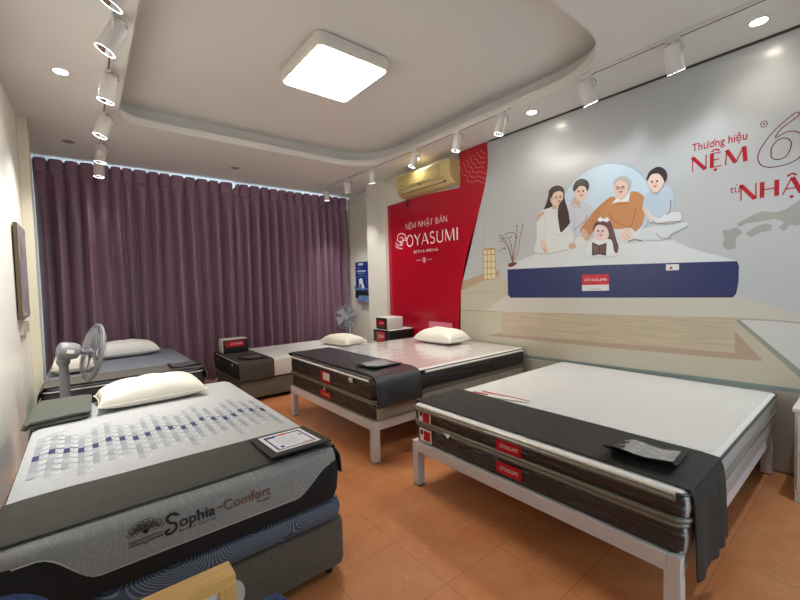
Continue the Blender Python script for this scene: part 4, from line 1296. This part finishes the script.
def hatch_mat():
    m = bpy.data.materials.new('hatched grey knit'); m.use_nodes = True
    nt = m.node_tree; bs = nt.nodes['Principled BSDF']; bs.inputs['Roughness'].default_value = .75
    tc = nt.nodes.new('ShaderNodeTexCoord')
    def hatch(rot, sc):
        mp = nt.nodes.new('ShaderNodeMapping'); mp.inputs['Rotation'].default_value = (0, rot, 0)
        w = nt.nodes.new('ShaderNodeTexWave'); w.inputs['Scale'].default_value = sc; w.inputs['Distortion'].default_value = .2
        n = nt.nodes.new('ShaderNodeTexNoise'); n.inputs['Scale'].default_value = 16
        r = nt.nodes.new('ShaderNodeValToRGB'); r.color_ramp.elements[0].position = .93; r.color_ramp.elements[0].color = (0, 0, 0, 1); r.color_ramp.elements[1].position = 1.0; r.color_ramp.elements[1].color = (1, 1, 1, 1)
        r2 = nt.nodes.new('ShaderNodeValToRGB'); r2.color_ramp.elements[0].position = .48; r2.color_ramp.elements[0].color = (0, 0, 0, 1); r2.color_ramp.elements[1].position = .56; r2.color_ramp.elements[1].color = (1, 1, 1, 1)
        mu = nt.nodes.new('ShaderNodeMath'); mu.operation = 'MULTIPLY'
        nt.links.new(tc.outputs['Object'], mp.inputs[0]); nt.links.new(mp.outputs[0], w.inputs['Vector']); nt.links.new(mp.outputs[0], n.inputs['Vector'])
        nt.links.new(w.outputs['Fac'], r.inputs[0]); nt.links.new(n.outputs['Fac'], r2.inputs[0]); nt.links.new(r.outputs[0], mu.inputs[0]); nt.links.new(r2.outputs[0], mu.inputs[1])
        return mu
    a = hatch(.0, 10.5); b = hatch(.75, 12.5); c = hatch(-.75, 12.5)
    s1 = nt.nodes.new('ShaderNodeMath'); s1.operation = 'MAXIMUM'; s2 = nt.nodes.new('ShaderNodeMath'); s2.operation = 'MAXIMUM'
    nt.links.new(a.outputs[0], s1.inputs[0]); nt.links.new(b.outputs[0], s1.inputs[1]); nt.links.new(s1.outputs[0], s2.inputs[0]); nt.links.new(c.outputs[0], s2.inputs[1])
    n = nt.nodes.new('ShaderNodeTexNoise'); n.inputs['Scale'].default_value = 120
    r = nt.nodes.new('ShaderNodeValToRGB'); r.color_ramp.elements[0].color = (*lin((132, 131, 129)), 1); r.color_ramp.elements[1].color = (*lin((148, 147, 145)), 1)
    nt.links.new(tc.outputs['Object'], n.inputs['Vector']); nt.links.new(n.outputs['Fac'], r.inputs[0])
    mx = nt.nodes.new('ShaderNodeMixRGB'); mx.inputs['Color2'].default_value = (*lin((180, 180, 184)), 1)
    sc_ = nt.nodes.new('ShaderNodeMath'); sc_.operation = 'MULTIPLY'; sc_.inputs[1].default_value = .30
    nt.links.new(s2.outputs[0], sc_.inputs[0]); nt.links.new(sc_.outputs[0], mx.inputs['Fac']); nt.links.new(r.outputs[0], mx.inputs['Color1']); nt.links.new(mx.outputs[0], bs.inputs['Base Color'])
    return m
m_hatch = hatch_mat()
Z1a, Z1b = .386, .645
m1 = mattress('thick grey foam mattress with dark wavy border and printed side on front left bed', X1a, X1b, Y1a - .01, Y1b, Z1a, Z1b, (m_grey_knit, m_blackfab), r=.08, bev=.045, bulge=.008, dome=.003)
# grey printed side panel
YF = Y1a - .0195
bm = B()
zw = lambda x: (.603 if x < -.16 else .603 - .120 * (.5 - .5 * math.cos(math.pi * min(1, (x + .16) / .16)))) if x < .40 else (.483 + .110 * (.5 - .5 * math.cos(math.pi * min(1, max(0, (x - .70) / .19)))))
NX = 60
gr = []
for i in range(NX + 1):
    x = X1a + .035 + (X1b - X1a - .07) * i / NX
    col_ = []
    zb_ = zw(x)
    for k in range(9):
        z = zb_ + (Z1b + .001 - zb_) * k / 8
        # follow the rounded top edge and slight bulge of the mattress front
        t_ = max(0, (z - (Z1b - .045)) / .045)
        y = YF + .004 + (.045 * (1 - math.sqrt(max(0, 1 - t_ * t_))) if t_ > 0 else 0) - .008 * (1 - abs((z - .516) / .13)) * (1 if t_ == 0 else 0) - .003
        # ease around the vertical corners
        e = max(0, .05 - min(x - X1a - .035, X1b - .035 - x)) / .05
        col_.append(bm.verts.new((x, y + .016 * e * e, z)))
    gr.append(col_)
for a, b2 in zip(gr, gr[1:]):
    for k in range(8):
        bm.faces.new((a[k], a[k + 1], b2[k + 1], b2[k]))
thicken(bm, .002)
new_obj('side_panel', bm, m_hatch, m1, smooth=50)
bm = B(); tube(bm, [(c[0].co.x, c[0].co.y - .001, c[0].co.z) for c in []] or [(X1a + .035 + (X1b - X1a - .07) * i / NX, YF - .006, zw(X1a + .035 + (X1b - X1a - .07) * i / NX)) for i in range(2, NX - 1)], .0022, 6); new_obj('side_piping', bm, m_silver, m1)
YT = YF - .0105
ix, iz = (1, 0, 0), (0, 0, 1)
ink_b, ink_br = mat('black print', (30, 28, 28), rough=.6), mat('bronze print', (120, 72, 40), rough=.5)
bm = B()
put_text(bm, 'ophia', (.238, YT, .551), ix, iz, .043, .126, bold=.018)
put_text(bm, 'Bamboo Charcoal', (.236, YT, .532), ix, iz, .012, .13)
# swan-like initial
stroke(bm, [Vector((x, YT, z)) for x, z in smooth_loop([(.232, .602), (.222, .610), (.205, .608), (.199, .594), (.208, .580), (.224, .572), (.228, .556), (.216, .541), (.198, .540), (.194, .552), (.206, .557)], 4, False)], .0095, (0, -1, 0))
stroke(bm, [Vector((x, YT - .0003, z)) for x, z in ((.222, .604), (.240, .600))], .006, (0, -1, 0))
new_obj('lettering', bm, ink_b, m1, smooth='keep')
bm = B()
stroke(bm, [Vector((.372, YT, .572)), Vector((.394, YT, .572))], .007, (0, -1, 0))
put_text(bm, 'Comfort', (.398, YT, .552), ix, iz, .042, .19, bold=.004)
put_text(bm, 'Foam', (.528, YT, .532), ix, iz, .015, .055)
new_obj('lettering', bm, ink_br, m1, smooth='keep')
bm = B()
for k in range(9):
    a = math.radians(-70 + 140 * k / 8)
    c0 = (.132, .572)
    tip = (c0[0] + .052 * math.sin(a), c0[1] + .046 * math.cos(a) * (1 if abs(a) < 1 else .8))
    stroke(bm, [Vector((x, YT, z)) for x, z in smooth_loop([c0, (c0[0] + .03 * math.sin(a * .7), c0[1] + .03 * math.cos(a * .7)), tip], 4, False)], .0024, (0, -1, 0))
    stroke(bm, [Vector((tip[0] + .009 * math.cos(q), YT - .0002, tip[1] + .007 * math.sin(q))) for q in [2 * math.pi * i / 9 for i in range(9)]], .0020, (0, -1, 0), closed=True)
    mid = (c0[0] + .034 * math.sin(a), c0[1] + .03 * math.cos(a))
    stroke(bm, [Vector((mid[0] + .008 * math.cos(q), YT - .0002, mid[1] + .006 * math.sin(q))) for q in [2 * math.pi * i / 9 for i in range(9)]], .0020, (0, -1, 0), closed=True)
stroke(bm, [Vector((.078, YT, .557)), Vector((.186, YT, .560))], .003, (0, -1, 0))
stroke(bm, [Vector((.078, YT, .541)), Vector((.186, YT, .544))], .003, (0, -1, 0))
put_text(bm, 'WORLD NEW ECONOMY', (.080, YT, .546), ix, iz, .008, .104)
stroke(bm, [Vector((.125, YT, .538)), Vector((.132, YT, .533)), Vector((.139, YT, .538))], .003, (0, -1, 0))
new_obj('emblem', bm, ink_b, m1, smooth='keep')
# woven triangle pattern on the top
bm = B()
rnd = random.Random(2)
navy, g1, g2, wh_ = 0, 1, 2, 3
zt = Z1b + .0036
rh, pitch, bw = .076, .0575, .025
def quad(P, mi, dz=0.0):
    bm.faces.new([bm.verts.new((x, y, zt + dz)) for x, y in P]).material_index = mi
def hline(xa, ya, xb, yb, w, mi, dz=.0004):
    quad([(xa, ya - w / 2), (xb, yb - w / 2), (xb, yb + w / 2), (xa, ya + w / 2)], mi, dz)
offs = [.1, .9, .4, -.2]
n_ = int((X1b - X1a - .13) / pitch)
for j in range(n_ + 1):
    xa = X1a + .055 + j * pitch
    xb = xa + bw
    ya = 2.52 + offs[j % 4] * rh
    yn = 2.52 + offs[(j + 1) % 4] * rh
    lo_, hi_ = -3 - (j % 2), 4 - ((j // 2) % 2)
    for r_ in range(lo_, hi_ + 1):
        y0_ = ya + r_ * rh
        y1_ = y0_ + rh
        quad([(xa, y0_), (xb, y0_), (xb, y1_), (xa, y1_)], navy if r_ == 0 else (g1 if abs(r_) < 4 and (r_ + j) % 3 else g2))
        if j == n_:
            continue
        xe = xa + pitch
        z0_, z1_ = yn + r_ * rh, yn + (r_ + 1) * rh
        k = navy if r_ == 0 else (g1 if abs(r_) < 4 else g2)
        quad([(xb + .004, y0_ + .006), (xe - .003, z0_ * .3 + y0_ * .7 + .006), (xe - .003, z0_ * .3 + y0_ * .7 + rh * .82), ], wh_, .0001)
        hline(xb, y0_ + .004, xe, z0_ * .3 + y0_ * .7 + rh * .9, .006, k)
        hline(xb, y1_ - .004, xe, z1_ * .5 + y1_ * .5 - .004, .007, k)
new_obj('woven_pattern', bm, [mat('navy weave', (44, 52, 92), rough=.8), mat('mid grey weave', (146, 148, 154), rough=.8), mat('light grey weave', (160, 163, 168), rough=.8), mat('pale weave', (192, 194, 195), rough=.8)], m1, smooth='keep')
drape('bed_runner', 'wide olive grey runner across the foot of the front left bed', 'bed runner', m_olive,
      [(X1a - .022, .36), (X1a - .02, .45), (X1a - .016, .57), (X1a + .012, .635), (X1a + .07, .653), (.3, .654), (X1b - .08, .651), (X1b - .02, .632), (X1b + .010, .58), (X1b + .012, .50)],
      Y1a + .030, Y1a + .375, 'y', wob=.003, seed=3, group='bed runners')
# certificate card in a black holder
ce = thing('certificate', 'printed certificate in a dark holder on front left bed corner', 'certificate', (.78, 1.86, .656))
Mc = Matrix.Translation((.77, 1.875, .672)) @ Matrix.Rotation(math.radians(-1), 4, 'Z') @ Matrix.Rotation(math.radians(-3.5), 4, 'X')
bm = B(); box(bm, -.15, .15, -.165, .165, -.004, .004, bev=.002, M=Mc); new_obj('holder', bm, m_run, ce)
bm = B(); box(bm, -.112, .112, -.125, .14, .0042, .0052, M=Mc)
def cq(x0, x1, y0, y1, mi, z=.0055):
    bm.faces.new([bm.verts.new(Mc @ Vector((x, y, z))) for x, y in ((x0, y0), (x1, y0), (x1, y1), (x0, y1))]).material_index = mi
for x0, x1, y0, y1 in ((-.095, .095, .10, .115), (-.095, .095, -.108, -.1), (-.095, -.087, -.108, .115), (.087, .095, -.108, .115)):
    cq(x0, x1, y0, y1, 1)
cq(-.087, -.04, .085, .10, 1); cq(-.02, .02, .095, .118, 3, .0058); cq(.03, .08, -.098, -.085, 4, .0058)
for k in range(6):
    cq(-.06, .05 - .01 * (k % 2), .06 - k * .022, .063 - k * .022, 2)
cq(.065, .08, .05, .06, 1); cq(.065, .08, .03, .04, 1); cq(-.07, -.055, -.085, -.06, 1)
new_obj('printed_sheet', bm, [flat((232, 234, 240)), flat((58, 62, 118)), flat((168, 160, 160)), flat((216, 90, 60)), flat((222, 176, 110))], ce, smooth='keep')

# pillows
def pillow(label, cx, cy, z0, w, d, h, rot, m, tilt=0.0, seed=0, group='pillows', roll=0.0):
    rnd = random.Random(seed)
    n = 26
    bm = B()
    M = Matrix.Translation((cx, cy, z0)) @ Matrix.Rotation(rot, 4, 'Z') @ Matrix.Rotation(tilt, 4, 'X') @ Matrix.Rotation(roll, 4, 'Y')
    ph = [rnd.uniform(0, 6) for _ in range(4)]
    def pt(u, v, s):
        e = max(0, (1 - abs(u) ** 3.2) * (1 - abs(v) ** 3.2)) ** .48
        sh = 1 - .055 * (1 - abs(u) ** 2) * (abs(v) ** 2) - .0
        sh2 = 1 - .055 * (1 - abs(v) ** 2) * (abs(u) ** 2)
        z = e * h * (.80 if s > 0 else .34)
        z *= 1 + .05 * math.sin(u * 5 + ph[0]) * math.sin(v * 4 + ph[1]) if s > 0 else 1
        z += .006 * math.sin(u * 11 + v * 7 + ph[2]) * e * (s > 0)
        return M @ Vector((u * w / 2 * sh2, v * d / 2 * sh, h * .34 + s * z))
    top = [[bm.verts.new(pt(-1 + 2 * i / n, -1 + 2 * j / n, 1)) for j in range(n + 1)] for i in range(n + 1)]
    bot = [[top[i][j] if i in (0, n) or j in (0, n) else bm.verts.new(pt(-1 + 2 * i / n, -1 + 2 * j / n, -1)) for j in range(n + 1)] for i in range(n + 1)]
    for g, fl in ((top, 0), (bot, 1)):
        for i in range(n):
            for j in range(n):
                q = [g[i][j], g[i + 1][j], g[i + 1][j + 1], g[i][j + 1]]
                bm.faces.new(q[::-1] if fl else q)
    t = thing('pillow', label, 'pillow', (cx, cy, z0), group)
    rim = [top[i][0].co.copy() for i in range(n + 1)] + [top[n][j].co.copy() for j in range(1, n + 1)] + [top[i][n].co.copy() for i in range(n - 1, -1, -1)] + [top[0][j].co.copy() for j in range(n - 1, 0, -1)]
    new_obj('cover', bm, m, t, smooth=80)
    bm = B(); tube(bm, rim, .0035, 6, True); new_obj('seam', bm, m, t, smooth=60)
    return t
m_pil = mat('cream pillow cotton', (226, 220, 206), rough=.8, bump=.25, bscale=9)
m_pil2 = mat('white pillow cotton', (228, 226, 222), rough=.75, bump=.3, bscale=9)
pillow('plump cream pillow across the head of the front left bed', .352, 3.37, .648, .66, .40, .150, math.radians(2), m_pil, seed=1)
pillow('cream pillow on the middle bed in front of the red board', 3.46, 3.48, .697, .40, .62, .16, math.radians(3), m_pil, seed=2)
pillow('cream pillow on the plain white mattress in front of standing fan', 3.12, 5.32, .518, .42, .70, .14, math.radians(8), m_pil, seed=3)
pillow('white pillow on the far left bed behind the fan guard', .36, 6.05, .623, .72, .42, .17, math.radians(6), m_pil2, seed=4)
pillow('white pillow on the far left bed beside the cream column', -.12, 5.35, .623, .34, .60, .20, math.radians(0), m_pil, seed=5)

# folded cloth at the head of the front left bed
bm = B()
def fold(z, i, e=0):
    out = []
    for x, y in rr(-.30 + i, .0 - i, 3.12 + i, 3.66 - i, .06, 6):
        dx = .012 * math.sin(y * 17 + z * 40) + (-.022 if x < -.2 else 0)
        dy = .014 * math.sin(x * 21 + z * 60) - (.05 * (x + .15) if y < 3.3 else 0)
        out.append((x + dx, y + dy, z + .005 * math.sin(x * 20 + y * 9) + (-.016 if x < -.26 else 0)))
    return out
rings(bm, [fold(.655, .012), fold(.660, 0), fold(.672, 0), fold(.678, .012)])
rings(bm, [fold(.680, .016), fold(.686, .004), fold(.698, .004), fold(.705, .018)])
tag(new_obj('folded_cloth', bm, mat('folded olive cloth', (84, 87, 78), rough=.75, bump=.3, bscale=20), smooth=50), 'folded olive grey cloth on the bed corner beside the cream pillow', 'cloth')

# ---- far left bed -----------------------------------------------------------
X5a, X5b, Y5a, Y5b = -.335, .955, 4.50, 6.37
divan('dark grey bed base of the far left bed beneath the curtains', X5a + .01, X5b - .01, Y5a + .01, Y5b - .01, .05, .32, mat('dark grey upholstery', (62, 62, 66), rough=.85, bump=.3, bscale=260))
m5 = mattress('dark-sided mattress with grey top on the far left bed', X5a, X5b, Y5a, Y5b, .322, .62, (mat('blue grey ticking', (118, 122, 132), rough=.8, var=.12, vscale=14, bump=.2, bscale=60), mat('near black side', (40, 41, 44), rough=.7)), r=.09, bev=.04, pipes=((.585, m_silver, .006), (.345, m_silver, .006)))
drape('bed_runner', 'grey brown runner along the near edge of the far left bed', 'bed runner', mat('grey brown runner cloth', (92, 88, 82), rough=.75, bump=.2, bscale=120),
      [(X5a - .018, .50), (X5a - .012, .57), (X5a + .02, .618), (X5a + .08, .6265), (.3, .628), (X5b - .08, .6265), (X5b - .015, .612), (X5b + .016, .56), (X5b + .016, .50)],
      Y5a + .01, Y5a + .40, 'y', seed=8, wob=.003, group='bed runners')
pouch('dark document pouch on the near corner of the far left bed', Matrix.Translation((.80, 4.70, .638)) @ Matrix.Rotation(math.radians(90), 4, 'Z'), .26, .30, [m_black, mat('dim grey sleeve', (96, 96, 104), rough=.3, bump=.4, bscale=14, coat=.6)], lift=.004)

# ================================================================== FANS
m_fan = mat('grey fan plastic', (128, 128, 132), rough=.4)
m_fanw = mat('grey fan wire', (150, 150, 154), rough=.35, metal=.3)
def stand_fan(label, base, hub, axis, R, nb, pole_r=.02, gap=.0, blades=5, nwire=44, group='standing fans', mcol=None, wr=.0016):
    mc = mcol or m_fan
    base, hub, axis = Vector(base), Vector(hub), Vector(axis).normalized()
    t = thing('standing_fan', label, 'fan', base, group)
    u, v, d = frame_for(axis)
    bm = B(); lathe(bm, base, (0, 0, 1), [(.19, 0), (.19, .012), (.17, .028), (.06, .045), (.035, .07)], seg=32); new_obj('base', bm, mc, t, smooth=50)
    # motor housing behind the hub, hung on a neck above the pole
    back = hub - axis * (.17 + gap)
    neck = Vector((base.x, base.y, (hub - axis * (.11 + gap)).z - .075))
    bm = B(); cyl(bm, base + Vector((0, 0, .06)), neck - Vector((0, 0, .16)), pole_r * .7, pole_r * .7); cyl(bm, neck - Vector((0, 0, .30)), neck - Vector((0, 0, .03)), pole_r * 1.15, pole_r); new_obj('pole', bm, mc, t, smooth=40)
    bm = B(); lathe(bm, neck - Vector((0, 0, .05)), (0, 0, 1), [(pole_r, 0), (pole_r * 1.5, .03), (pole_r * 1.3, .07), (pole_r * .6, .10)], seg=18); new_obj('neck', bm, mc, t, smooth=50)
    bm = B(); lathe(bm, back, axis, [(.03, -.012), (.058, 0), (.066, .02), (.066, .085), (.055, .12), (.022, .135), (.016, .16 + gap)], seg=24); m_ = new_obj('motor_housing', bm, mc, t, smooth=40)
    bm = B(); tube(bm, [back + axis * .04 + Vector((0, 0, .06)), back + axis * .04 + Vector((0, 0, .09))], .006, 8); new_obj('oscillation_knob', bm, m_dark, m_)
    bm = B()
    sd = Vector((axis.y, -axis.x, 0)).normalized()
    if sd.y > 0: sd = -sd
    q = back + axis * .05 + sd * .0672
    upv = sd.cross(axis).normalized()
    if upv.z < 0: upv = -upv
    prism(bm, [q - axis * .015 - upv * .014, q + axis * .03 - upv * .014, q + axis * .03 + upv * .014, q - axis * .015 + upv * .014], sd * .001); new_obj('rating_label', bm, wht_l, m_)
    # guards
    def ring(r, z, wr_):
        return [hub + axis * z + (u * math.cos(2 * math.pi * i / 40) + v * math.sin(2 * math.pi * i / 40)) * r for i in range(40)], wr_
    for nm, sg in (('front_guard', 1), ('rear_guard', -1)):
        bm = B()
        for r, z in ((R, .012), (R * .82, .034), (R * .42, .048), (.045, .052)):
            pts_, w_ = ring(r, z * sg + (.0 if sg > 0 else .0), wr * 1.2)
            tube(bm, pts_, wr * (2.2 if r == R else 1.2), 6, True)
        for k in range(nwire):
            a = 2 * math.pi * (k + (.5 if sg < 0 else 0)) / nwire
            e = u * math.cos(a) + v * math.sin(a)
            tube(bm, [hub + axis * (z * sg) + e * r for r, z in ((.04, .052), (R * .42, .049), (R * .82, .034), (R, .012))], wr, 4)
        new_obj(nm, bm, m_fanw, t)
    bm = B(); rr_ = [hub + (u * math.cos(2 * math.pi * i / 40) + v * math.sin(2 * math.pi * i / 40)) * (R + .003) for i in range(40)]
    rings(bm, [[hub + axis * z + (p_ - hub) * k for p_ in rr_] for z, k in ((-.006, 1), (-.006, 1.025), (.006, 1.025), (.006, 1), (-.006, 1))], cap0=False, cap1=False); new_obj('guard_band', bm, mc, t, smooth=40)
    bm = B(); lathe(bm, hub + axis * .048, axis, [(.048, -.002), (.046, .006), (.02, .010)], seg=24); new_obj('centre_badge', bm, mc, t, smooth=40)
    bm = B(); lathe(bm, hub - axis * .03, axis, [(.03, 0), (.034, .01), (.034, .035), (.02, .05)], seg=20); new_obj('blade_hub', bm, mc, t, smooth=40)
    for k in range(blades):
        a = 2 * math.pi * k / blades + .3
        e = u * math.cos(a) + v * math.sin(a)
        s_ = axis.cross(e)
        bm = B()
        rows = []
        for i in range(7):
            r = .03 + (R * .86 - .03) * i / 6
            half = (.018 + .055 * (i / 6) ** .8) * R / .2
            rows.append([hub + e * r + s_ * (half * q + .02 * i / 6) + axis * (-.012 + .018 * q) for q in (-1, -.4, .2, .7, 1)])
        rings(bm, rows, cap0=False, cap1=False, closed=False)
        thicken(bm, .002)
        new_obj('blade', bm, mc, t, smooth=60)
    return t
stand_fan('grey standing fan turned sideways between the two left beds', (-.155, 4.06, 0), (.030, 4.02, .958), (.95, .22, -.22), .226, 5, gap=.045, pole_r=.030, nwire=40, wr=.0011)
stand_fan('grey standing fan facing the room between curtain and blue poster', (3.72, 6.20, 0), (3.66, 6.10, .865), (-.52, -.85, .02), .205, 5, wr=.0012, mcol=mat('pale grey fan plastic', (150, 154, 160), rough=.4), nwire=40)

# ================================================================== OTHER THINGS
cab = thing('bedside_cabinet', 'white bedside cabinet at the right edge beside the near right bed', 'cabinet', (3.67, .08, 0), 'white bedside cabinets')
cabinet(cab, 3.44, 3.88, -.12, .355, .60)
# clear plastic sheet by the pillow on the middle bed
bm = B(); box(bm, 3.842, 3.846, 3.66, 4.12, .70, .895)
tag(new_obj('plastic_sheet', bm, mat('milky plastic sheet', (214, 120, 140), rough=.25, coat=.5)), 'pinkish plastic sheet standing against the red board behind the pillow', 'sheet')
# round white table with a framed notice, and navy chairs
m_wood = mat('light pine wood', (222, 176, 104), rough=.45, var=.14, vscale=5, stretch=(2, 30, 30))
ntc = thing('notice_stand', 'light wooden floor stand framing a printed notice, bottom foreground', 'notice stand', (.03, .685, 0))
fx0, fx1, fy0, fy1, fz0, fz1 = -.13, .172, .662, .704, .50, .980
bm = B()
box(bm, fx0, fx1, fy0, fy1, fz1 - .018, fz1, bev=.0012)
new_obj('top_bar', bm, m_wood, ntc)
for xa in (fx0, fx1 - .026):
    bm = B(); box(bm, xa, xa + .026, fy0, fy1, .0, fz1 - .018, bev=.0012); new_obj('side_bar', bm, mat('pine wood upright', (216, 168, 96), rough=.45, var=.14, vscale=5, stretch=(30, 30, 2)), ntc)
bm = B(); box(bm, fx0 + .026, fx1 - .026, fy0, fy1, fz0, fz0 + .018, bev=.0012); new_obj('bottom_bar', bm, m_wood, ntc)
bm = B(); box(bm, fx0 + .026, fx1 - .026, fy0 + .006, fy0 + .010, fz0 + .018, fz1 - .018); 
for k in range(6):
    z = fz1 - .045 - k * .022
    bm.faces.new([bm.verts.new((x, fy0 + .0055, zz)) for x, zz in ((-.05, z), (.128 - .02 * (k % 3), z), (.128 - .02 * (k % 3), z + .005), (-.05, z + .005))]).material_index = 1
for xa in (fx0, fx1 - .026):
    bq = B(); box(bq, xa, xa + .026, fy0 - .11, fy1 + .11, 0, .03, bev=.002); new_obj('foot_bar', bq, m_wood, ntc)
new_obj('notice_sheet', bm, [flat((214, 214, 220)), flat((70, 70, 74))], ntc, smooth='keep')
m_navy = mat('navy upholstery', (26, 54, 100), rough=.8, bump=.4, bscale=200, var=.15, vscale=80)
def side_chair(label):
    ch = thing('chair', label, 'chair', (0, 0, 0), 'navy chairs beside the notice stand')
    bm = B(); plate(bm, -.185, .185, -.30, .03, .08, [(.02, .40), (0, .415), (0, .45), (.02, .47)]); new_obj('seat', bm, m_navy, ch, smooth=40)
    bm = B()
    arcp = [(-.11, .47)] + [(.115 * math.cos(a), .672 + .20 * math.sin(a)) for a in [math.pi - math.pi * i / 20 for i in range(21)]] + [(.11, .47)]
    rings(bm, [[(x * k, y, .47 + (z - .47) * (1 if k == 1 else .97)) for x, z in arcp] for y, k in ((-.005, .94), (.005, 1), (.045, 1), (.055, .94))]); new_obj('backrest', bm, m_navy, ch, smooth=40)
    for x in (-.15, .15):
        for y in (-.26, .01):
            bm = B(); cyl(bm, (x, y, 0), (x, y, .402), .012, .018, 12); new_obj('leg', bm, m_wood, ch, smooth=40)
    return ch
ch = side_chair('navy upholstered chair at the bottom left corner, only its rounded back in view')
ch2 = ch.copy(); COL.objects.link(ch2)
for c_ in list(ch.children):
    d_ = c_.copy(); COL.objects.link(d_); d_.parent = ch2
ch2['label'] = 'navy upholstered chair right of the wooden notice stand, only its top edge in view'
ch.location = (-.155, 1.005, 0)
ch2.location = (.266, .690, 0)
ch2.rotation_euler.z = math.radians(90)
